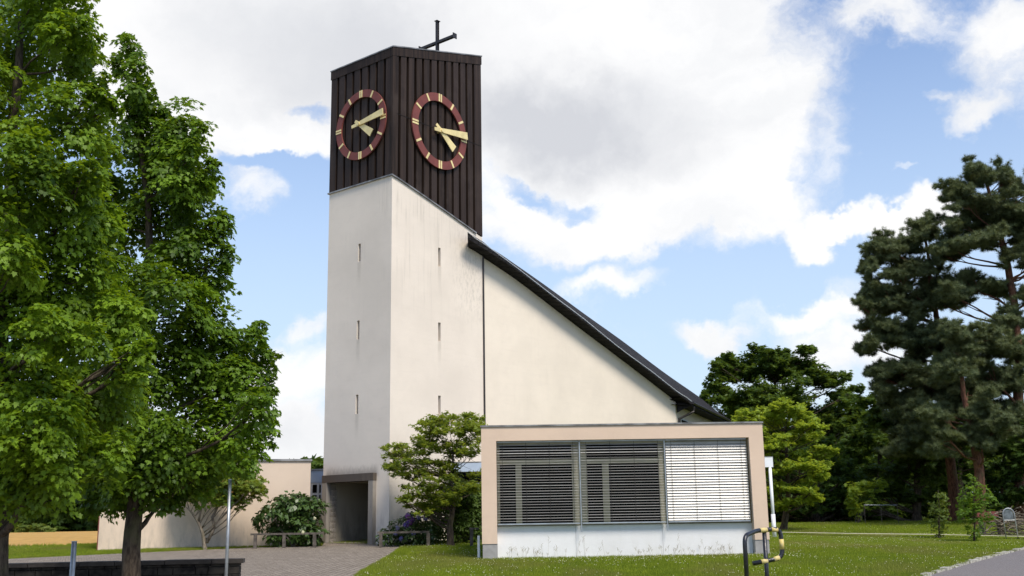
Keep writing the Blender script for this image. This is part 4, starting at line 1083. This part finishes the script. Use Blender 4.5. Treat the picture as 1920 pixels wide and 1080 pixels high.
# ---------------------------------------------------------------- arched metal stand on the right
Ya = 33.4; sb_ = gnd(1892, 1010)
ar = empty('arched_stand', (at(1891, 1008, Ya)[0], Ya, gh(Ya)), 'grey metal stand with an arched top and round plate at the right edge', 'stand')
xa0, xa1 = at(1881, 970, Ya)[0], at(1902.5, 970, Ya)[0]; xm = (xa0+xa1)/2; hw = (xa1-xa0)/2; za_ = at(1892, 964, Ya)[2]; ztp = at(1892, 953, Ya)[2]
zg = gh(Ya); arcp = [(xa0+.02, Ya, zg-.1), (xa0, Ya, za_)]+[(xm-hw*math.cos(t), Ya, za_+(ztp-za_)*math.sin(t)) for t in np.linspace(.15, math.pi-.15, 12)]+[(xa1, Ya, za_), (xa1+.04, Ya, zg-.1)]
MB().tube(arcp, .016, 8).build('bent_frame', mat['steel'], ar, smooth=True)
zl_ = at(1892, 974, Ya)[2]
poly = [(xa0+.03, Ya+.01, zl_)]+[(xm-(hw-.03)*math.cos(t), Ya+.01, za_+(ztp-za_-.03)*math.sin(t)) for t in np.linspace(0, math.pi, 16)]+[(xa1-.03, Ya+.01, zl_)]
MB().prism(poly, (0, .02, 0)).build('plate', mat['plate_grey'], ar)
MB().tube([(xa0, Ya, zl_-.02), (xa1, Ya, zl_-.02)], .012, 8).build('crossbar', mat['steel'], ar)

# red bench glimpsed behind
Yq = 36.5; q = at(1858, 972, Yq)
bn = empty('bench', (q[0], Yq, gh(Yq)), 'dark red bench half hidden between sapling and brush pile', 'bench')
for dz in (0, .0): pass
MB().box(q[0]-.35, q[0]+.35, Yq-.18, Yq+.18, gh(Yq)+.42, gh(Yq)+.46).build('seat', mat['clock_red'], bn)
MB().box(q[0]-.35, q[0]+.35, Yq+.2, Yq+.23, gh(Yq)+.55, gh(Yq)+.75).build('backrest', mat['clock_red'], bn)
for sx_ in (-.3, .3): MB().box(q[0]+sx_-.03, q[0]+sx_+.03, Yq-.15, Yq+.23, gh(Yq)-.1, gh(Yq)+.419).build('leg', mat['old_wood'], bn)
# brush pile
bp = MB(); Yw = 36.0
for i in range(90):
    c = at(random.uniform(1862, 1945), 1000, Yw+random.uniform(-.6, .6)); h = max(0, random.gauss(.35, .25)); a = random.uniform(0, math.pi); l = random.uniform(.5, 1.5)
    z = gh(c[1])+h; d = np.array([math.cos(a), math.sin(a)*.5, random.uniform(-.35, .35)])*l/2; p0 = np.array([c[0], c[1], z])-d; p1 = np.array([c[0], c[1], z])+d
    p0[2] = max(p0[2], gh(p0[1])+.01); p1[2] = max(p1[2], gh(p1[1])+.01); r_ = random.uniform(.008, .028)
    bp.tube(wob(p0, p1, 4, .06), [r_, r_*.9, r_*.75, r_*.6, r_*.3], 6)
tag(bp.build('brush_pile', mat['light_bark'], base=np.array([at(1900, 1000, Yw)[0], Yw, gh(Yw)])), 'heap of cut branches lying on the lawn at the right edge', 'brush pile')
# far railing among the trees
Yf = 49; fa = at(1620, 947, Yf); fb = at(1682, 947, Yf)
fr2 = empty('garden_railing', (fa[0], Yf, gh(Yf)), 'pale thin garden railing far back in the shade of the trees', 'railing')
MB().tube([fa, fb], .02, 6).build('top_rail', mat['steel'], fr2)
for t in (0., .5, 1.): p = fa+(fb-fa)*t; MB().tube([p-np.array([0, 0, .03]), (p[0], p[1], gh(Yf)-.1)], .012, 6).build('post', mat['old_wood'], fr2)

# ---------------------------------------------------------------- saplings
def sapling(label, cx, ybase, Y, lob, leafm, seed):
    b = np.array([at(cx, ybase, Y)[0], Y, gh(Y)])
    tree('sapling', label, 'sapling', b, [b, at(cx, ybase-50, Y), at(cx-2, ybase-90, Y)], .035, lobes_px(lob, Y, .2, 1.0, seed), leafm, 'bark', SPRAY, 'young trees on the right lawn', cd=16, cs=.16, per=9, size=.065, inner=.12)
sapling('slender brownish green sapling, the left one of the two on the lawn', 1761, 1009, 34.6,
        [(1762, 930, 8, 12), (1768, 940, 9, 10), (1752, 948, 10, 14), (1770, 965, 10, 16), (1758, 970, 14, 20), (1762, 990, 11, 14), (1760, 1002, 7, 8)], 'olive', 1)
sapling('fuller bright green sapling next to the arched stand', 1827, 1014, 32.4,
        [(1822, 900, 6, 12), (1828, 915, 10, 14), (1815, 925, 10, 14), (1845, 925, 12, 16), (1806, 940, 10, 16), (1830, 940, 20, 22), (1858, 935, 8, 12), (1820, 960, 22, 18), (1845, 960, 16, 16), (1828, 985, 18, 16), (1856, 975, 8, 10), (1800, 962, 8, 8), (1826, 1003, 10, 10)], 'sapling', 2)

# ---------------------------------------------------------------- right hand trees
Yb_ = 42.
bb = np.array([at(1480, 985, Yb_)[0], Yb_+1, gh(Yb_+1)])
mb_ = [(1430, 785, 34, 20), (1478, 772, 40, 18), (1455, 800, 50, 28), (1520, 800, 34, 24), (1505, 830, 46, 28), (1545, 848, 20, 14), (1440, 840, 50, 34), (1535, 860, 26, 18),
       (1500, 878, 50, 30), (1450, 890, 46, 34), (1532, 902, 22, 16), (1490, 920, 40, 24), (1430, 930, 40, 34), (1520, 930, 20, 14), (1480, 945, 34, 14), (1400, 790, 26, 16), (1410, 860, 30, 40)]
tree('lime_maple', 'bright yellow green maple spreading behind the annex corner', 'tree', bb, [bb, at(1478, 940, Yb_+.5), at(1475, 850, Yb_), at(1472, 800, Yb_)], .14,
     lobes_px(fray([(x, y, a*.85, b*.8) for x, y, a, b in mb_], 4, 3), Yb_, 1.2, 1.2, 7), 'lime', 'bark', SPRAY, size=.135, bough=dict(boughs=20, side=14, step=.07, lift=-.1, emax=.9))
Yd = 68.
db = np.array([at(1470, 985, Yd)[0], Yd, gh(Yd)])
md = [(1345, 730, 22, 26), (1360, 700, 22, 22), (1395, 700, 42, 34), (1445, 690, 42, 32), (1455, 668, 20, 16), (1500, 692, 42, 30), (1548, 715, 36, 32), (1585, 745, 24, 20), (1395, 760, 60, 42),
      (1470, 755, 70, 50), (1550, 785, 60, 48), (1600, 800, 30, 36), (1500, 840, 80, 56), (1585, 870, 50, 50), (1420, 840, 60, 60), (1370, 800, 40, 50)]
KW_B = dict(size=.23, bough=dict(boughs=15, side=13, step=.12, lift=-.1, emax=1.2))
tree('beech_tree', 'broad dark beech rising behind the end of the church roof', 'tree', db, [db, at(1468, 900, Yd), at(1460, 800, Yd), at(1450, 700, Yd)], .3, lobes_px(fray(md, 3, 2, .25, .45, 1.0)+[(x+6, y+14, a*.8, b*.8) for x, y, a, b in md]+[(x-8, y+6, a*.7, b*.7) for x, y, a, b in md], Yd, 2.8, 1.3, 1), 'dark_leaf', 'bark', SPRAY, **KW_B)
def bg_tree(name, label, cx, Y, lob, seed, leafm='dark_leaf', grp='dark trees behind the right lawn'):
    b = np.array([at(cx, 985, Y)[0], Y, gh(Y)]); tp = min(t[1] for t in lob)
    tree(name, label, 'tree', b, [b, at(cx, 900, Y), at(cx, (tp+900)/2, Y), at(cx, tp+20, Y)], .22, lobes_px(fray(lob, 2, seed), Y, 1.5, 1.2, seed), leafm, 'bark', SPRAY, grp, **KW_B)
bg_tree('broadleaf_tree', 'shaded broadleaf tree between the beech and the tall pines', 1650, 60, [(1630, 760, 36, 30), (1670, 790, 50, 40), (1620, 830, 50, 40), (1690, 850, 60, 45), (1640, 900, 60, 45), (1700, 920, 60, 45), (1590, 940, 50, 40), (1650, 955, 60, 30)], 2)
bg_tree('broadleaf_tree', 'mid green leafy tree filling the gap under the left pine', 1720, 52, [(1720, 860, 46, 36), (1680, 890, 40, 34), (1750, 900, 40, 40), (1710, 940, 50, 34), (1655, 930, 34, 30), (1620, 950, 30, 26), (1650, 800, 30, 24)], 3, 'midgreen')
bg_tree('broadleaf_tree', 'dense green tree behind the arched stand at the right edge', 1885, 47, [(1880, 850, 44, 40), (1920, 880, 50, 50), (1870, 905, 46, 36), (1910, 940, 46, 34), (1960, 850, 60, 70), (1850, 945, 30, 26)], 4, 'rhodo')
bg_tree('broadleaf_tree', 'dark tree in the deep shade behind the two saplings', 1800, 56, [(1790, 850, 60, 50), (1830, 900, 60, 50), (1770, 920, 50, 46), (1820, 960, 60, 26), (1760, 965, 50, 22)], 5)
bg_tree('broadleaf_tree', 'shaded tree behind the lime green maple', 1530, 55, [(1530, 880, 60, 50), (1480, 930, 50, 40), (1560, 940, 60, 36), (1430, 940, 60, 40), (1500, 960, 60, 24), (1600, 965, 60, 20), (1580, 900, 40, 40)], 6)

def pine(label, Y, path, r0, lob, seed):
    b = np.array([path[0][0], path[0][1]]); p0 = at(b[0], b[1], Y); base = np.array([p0[0], Y, gh(Y)])
    tree('pine_tree', label, 'tree', base, [base]+[at(x, y, Y) for x, y in path[1:]], r0, lobes_px(lob, Y, 1.8, 1.5, seed), 'needles', 'pine_bark', NEED,
         'tall pines on the right', size=.22, limbs=.14)
def scatter(lob, k, sd, fill=3):
    """every pad becomes a few ragged boughs at different depths"""
    r_ = random.Random(sd); o = []
    for (x, y, a, b) in lob:
        for i in range(k):
            th = r_.uniform(0, 6.28); q = r_.uniform(.15, .75); o.append((x+math.cos(th)*a*q*.8, y+math.sin(th)*b*q*.8, a*r_.uniform(.45, .75), b*r_.uniform(.7, 1.15)))
        for i in range(fill):
            o.append((x+r_.uniform(-.8, .8)*a, y+r_.uniform(-1.1, 1.1)*max(b, 20), a*r_.uniform(.35, .55), r_.uniform(14, 26)))
    return o
pa = [(1647, 470, 34, 20), (1628, 500, 18, 12), (1690, 470, 45, 22), (1735, 440, 32, 22), (1700, 510, 60, 25), (1770, 480, 45, 30), (1645, 555, 38, 20), (1622, 582, 20, 12), (1700, 570, 70, 28),
      (1780, 560, 50, 35), (1645, 618, 36, 20), (1700, 640, 60, 30), (1625, 655, 22, 10), (1680, 700, 50, 25), (1760, 650, 60, 35), (1640, 700, 22, 10), (1740, 720, 60, 30), (1800, 700, 50, 35),
      (1700, 760, 60, 25), (1665, 742, 30, 12), (1780, 790, 60, 30), (1720, 820, 60, 25), (1690, 850, 40, 20)]
pine('dense pine leaning over the lawn, left one of the group', 50, [(1793, 1000), (1780, 850), (1770, 680), (1750, 560), (1735, 450)], .26, scatter(pa, 6, 1, 6), 11)
pb = [(1825, 325, 20, 20), (1848, 345, 22, 20), (1798, 360, 36, 18), (1830, 390, 50, 20), (1800, 425, 32, 16), (1882, 332, 16, 22), (1900, 360, 22, 20), (1890, 400, 45, 20),
      (1860, 430, 55, 18), (1830, 460, 55, 18), (1920, 430, 30, 30), (1780, 475, 35, 16), (1905, 480, 30, 14), (1850, 540, 55, 16), (1800, 560, 45, 20), (1930, 560, 30, 22), (1895, 610, 40, 16),
      (1860, 650, 60, 26), (1925, 660, 40, 30), (1880, 720, 60, 32), (1830, 740, 55, 30), (1910, 800, 50, 36), (1940, 340, 20, 24), (1950, 480, 40, 40)]
pine('tallest pine with a bare reddish upper trunk at the right edge', 47, [(1918, 1000), (1912, 800), (1908, 640), (1890, 500), (1868, 400), (1848, 340)], .27, scatter(pb, 6, 2, 4), 12)
pc = [(1800, 640, 50, 24), (1790, 700, 50, 26), (1830, 780, 50, 30), (1790, 830, 50, 26), (1860, 820, 46, 26), (1750, 780, 40, 24)]
pine('pine with a bent lower trunk between the other two', 45, [(1838, 1000), (1836, 880), (1822, 800), (1806, 740), (1800, 650)], .24, scatter(pc, 6, 3, 6), 13)

shrub('yellow_green_bush', 'small yellow green bush catching light beside the far railing', 'shrub', lobes_px([(1600, 930, 8, 24), (1622, 915, 14, 14), (1645, 908, 18, 10), (1628, 935, 14, 20), (1606, 955, 10, 18)], 50, .3, 1.0, 3), 50, 'lime', SPRAY, 1612, cd=8, csize=.3, per=9, size=.14, inner=.2)
# understory hedge and far woods (masses)
hl = []
r_ = random.Random(4)
for i in range(46):
    x = 1385+i*13; hl.append((x+r_.uniform(-8, 8), 966+r_.uniform(-10, 8), r_.uniform(18, 30), r_.uniform(12, 22), r_.uniform(-1, 1)))
P, N, D, S, T = crown_points(lobes_px(hl, 58, 1, 1.0, 4), 3, .4, 12, .28, inner=.4)
tag(cloud_mesh('undergrowth', P, N, D, S, SPR, SPRF, mat['dark_leaf'], None, T), kind='stuff')
fw = []
for i in range(150):
    x = -260+i*15; y_ = 905+r_.uniform(-25, 30) if x < 420 else 902+r_.uniform(-14, 20)
    if x > 1350: y_ = 880+r_.uniform(-50, 30)
    fw.append((x, y_, r_.uniform(24, 44), r_.uniform(26, 44), r_.uniform(-4, 4))); fw.append((x, 965, 34, 34, r_.uniform(-3, 3)))
P, N, D, S, T = crown_points(lobes_px(fw, 118, 4, 1.0, 5), .35, 1.2, 16, .75, inner=.4)
tag(cloud_mesh('far_woods', P, N, D, S, SPR, SPRF, mat['dark_leaf'], None, T), kind='stuff')
# pale bushes at the field edge
ph = [(15+i*9, 992+r_.uniform(-3, 3), r_.uniform(6, 11), r_.uniform(4, 8), 0) for i in range(9)]
P, N, D, S, T = crown_points(lobes_px(ph, 104, 1, 1.0, 6), 1.5, .5, 12, .35, inner=.3)
tag(cloud_mesh('field_edge_scrub', P, N, D, S, SPR, SPRF, mat['olive'], None, T), kind='stuff')

# ---------------------------------------------------------------- grass and clover
def inpoly(px, py, poly):
    r = np.zeros(len(px), bool); n = len(poly)
    for i in range(n):
        x0, y0 = poly[i]; x1, y1 = poly[(i+1) % n]
        if y0 == y1: continue
        c = ((y0 > py) != (y1 > py)) & (px < (x1-x0)*(py-y0)/(y1-y0)+x0); r ^= c
    return r
ghv = lambda y: np.where(y < 50, .0285*y, 1.425+.003*(y-50))
def lawn_pts(n, x0, x1, y0, y1, pw=1.0):
    y = y0+(y1-y0)*rng.random(n)**pw; x = x0+(x1-x0)*rng.random(n)
    ok = (np.abs(x) < y*.50+1.2) & ~inpoly(x, y, pave) & ~inpoly(x, y, road) & ~inpoly(x, y, fld) & ~inpoly(x, y, pth+pth_far[::-1])
    ok &= ~((x > -.85) & (x < 6.3) & (y > 27.12+.0145*(x+.83)) & (y < 32.6))
    return x[ok], y[ok]
GB = [(-.10, 0, 0), (.10, 0, 0), (.04, .6, .12), (0, 1, .35)]; GBF = [(0, 1, 2), (0, 2, 3)]
TF = []; TFF = []
for k in range(4):
    a = 2*math.pi*k/4+.4; c_, s_ = math.cos(a), math.sin(a); b0_ = len(TF)
    TF += [(-.09*s_, -.0, -.09*c_), (.09*s_, 0, .09*c_), (.45*c_, .95, -.45*s_)]; TFF.append((b0_, b0_+1, b0_+2))
Xs, Ysg = [], []
for args in ((95000, -4, 14, 19, 27.3, 1), (70000, -4, 20, 27, 37, 1), (35000, -16, -2, 30, 40, 1), (60000, 5, 34, 37, 57, 1), (14000, -30, -10, 34, 41, 1)):
    x, y = lawn_pts(*args); Xs.append(x); Ysg.append(y)
gx = np.concatenate(Xs); gy = np.concatenate(Ysg); n = len(gx)
P = np.stack([gx, gy, ghv(gy)-.005], 1); Dg = norm(np.stack([rng.normal(0, .25, n), rng.normal(0, .25, n), np.ones(n)], 1)); Ng = norm(np.stack([rng.normal(0, 1, n), rng.normal(0, 1, n), np.zeros(n)], 1))
Ng = norm(Ng-Dg*(Ng*Dg).sum(1, keepdims=True))
clump = .5+.5*np.sin(gx*2.3+np.sin(gy*1.7)*2)*np.sin(gy*1.9+np.sin(gx*1.3)*2)
Sg = (.035+.04*rng.random(n)+.03*clump*rng.random(n))*(1+.35*(gy > 39))*np.where((gx > 7) & (gy > 30.5) & (gy < 38), .55, 1)
tag(cloud_mesh('grass', P, Ng, Dg, Sg, TF, TFF, mat['grass'], None, np.clip(rng.random(n)*.7+clump*.3, 0, 1)), kind='stuff')
# clover heads
x, y = lawn_pts(26000, -4, 16, 19, 37, 1); x2, y2 = lawn_pts(9000, 6, 32, 34, 52)
x = np.concatenate([x, x2]); y = np.concatenate([y, y2])
dn_ = np.sin(x*1.1+2)*np.sin(y*.9+x*.3)+.6*np.sin(x*3.1+y*2.2)
band_ = np.exp(-((y-26.2)/1.0)**2)*((x > -1) & (x < 7))
keep = rng.random(len(x)) < np.clip(.09+.14*dn_+.45*band_, .01, .9)
x, y = x[keep], y[keep]; n = len(x)
OC = [(0, 0, .5), (.5, 0, 0), (0, .5, 0), (-.5, 0, 0), (0, -.5, 0), (0, 0, -.4)]; OCF = [(0, 1, 2), (0, 2, 3), (0, 3, 4), (0, 4, 1), (5, 2, 1), (5, 3, 2), (5, 4, 3), (5, 1, 4)]
P = np.stack([x, y, ghv(y)+.05+.03*rng.random(n)], 1)
tag(cloud_mesh('clover_flowers', P, np.tile([0, 0, 1.], (n, 1)), unit(n), .012+.010*rng.random(n), OC, OCF, mat['white_petal'], None), kind='stuff')
# tall seeding grasses along the annex wall
tg = MB()
for i in range(80):
    u = random.choice((random.uniform(.4, 6.3), random.gauss(4.6, .7), random.gauss(1.0, .4), random.gauss(5.8, .3))); u = min(6.4, max(.35, u))
    b = AX.w(u, random.uniform(-.05, .2), 0); h = random.uniform(.10, .28) if random.random() < .8 else random.uniform(.3, .62)
    zg = gh(b[1]); top = b+np.array([random.gauss(0, .05), random.gauss(0, .03), 0])
    tg.tube([(b[0], b[1], zg), ((b[0]*.6+top[0]*.4), b[1], zg+h*.5), (top[0], top[1], zg+h)], [.0017, .0015, .001], 4)
    for k in range(4):
        zz = zg+h*(.72+.08*k); s_ = random.uniform(-.045, .045); tg.tube([(top[0], top[1], zz), (top[0]+s_, top[1], zz+.05)], [.0015, .0028], 4)
mat['seed_grass'] = simple('seed_grass', (.30, .24, .17), .9, c2=(.20, .20, .08), scale=6)
tag(tg.build('seeding_grass', mat['seed_grass']), kind='stuff')
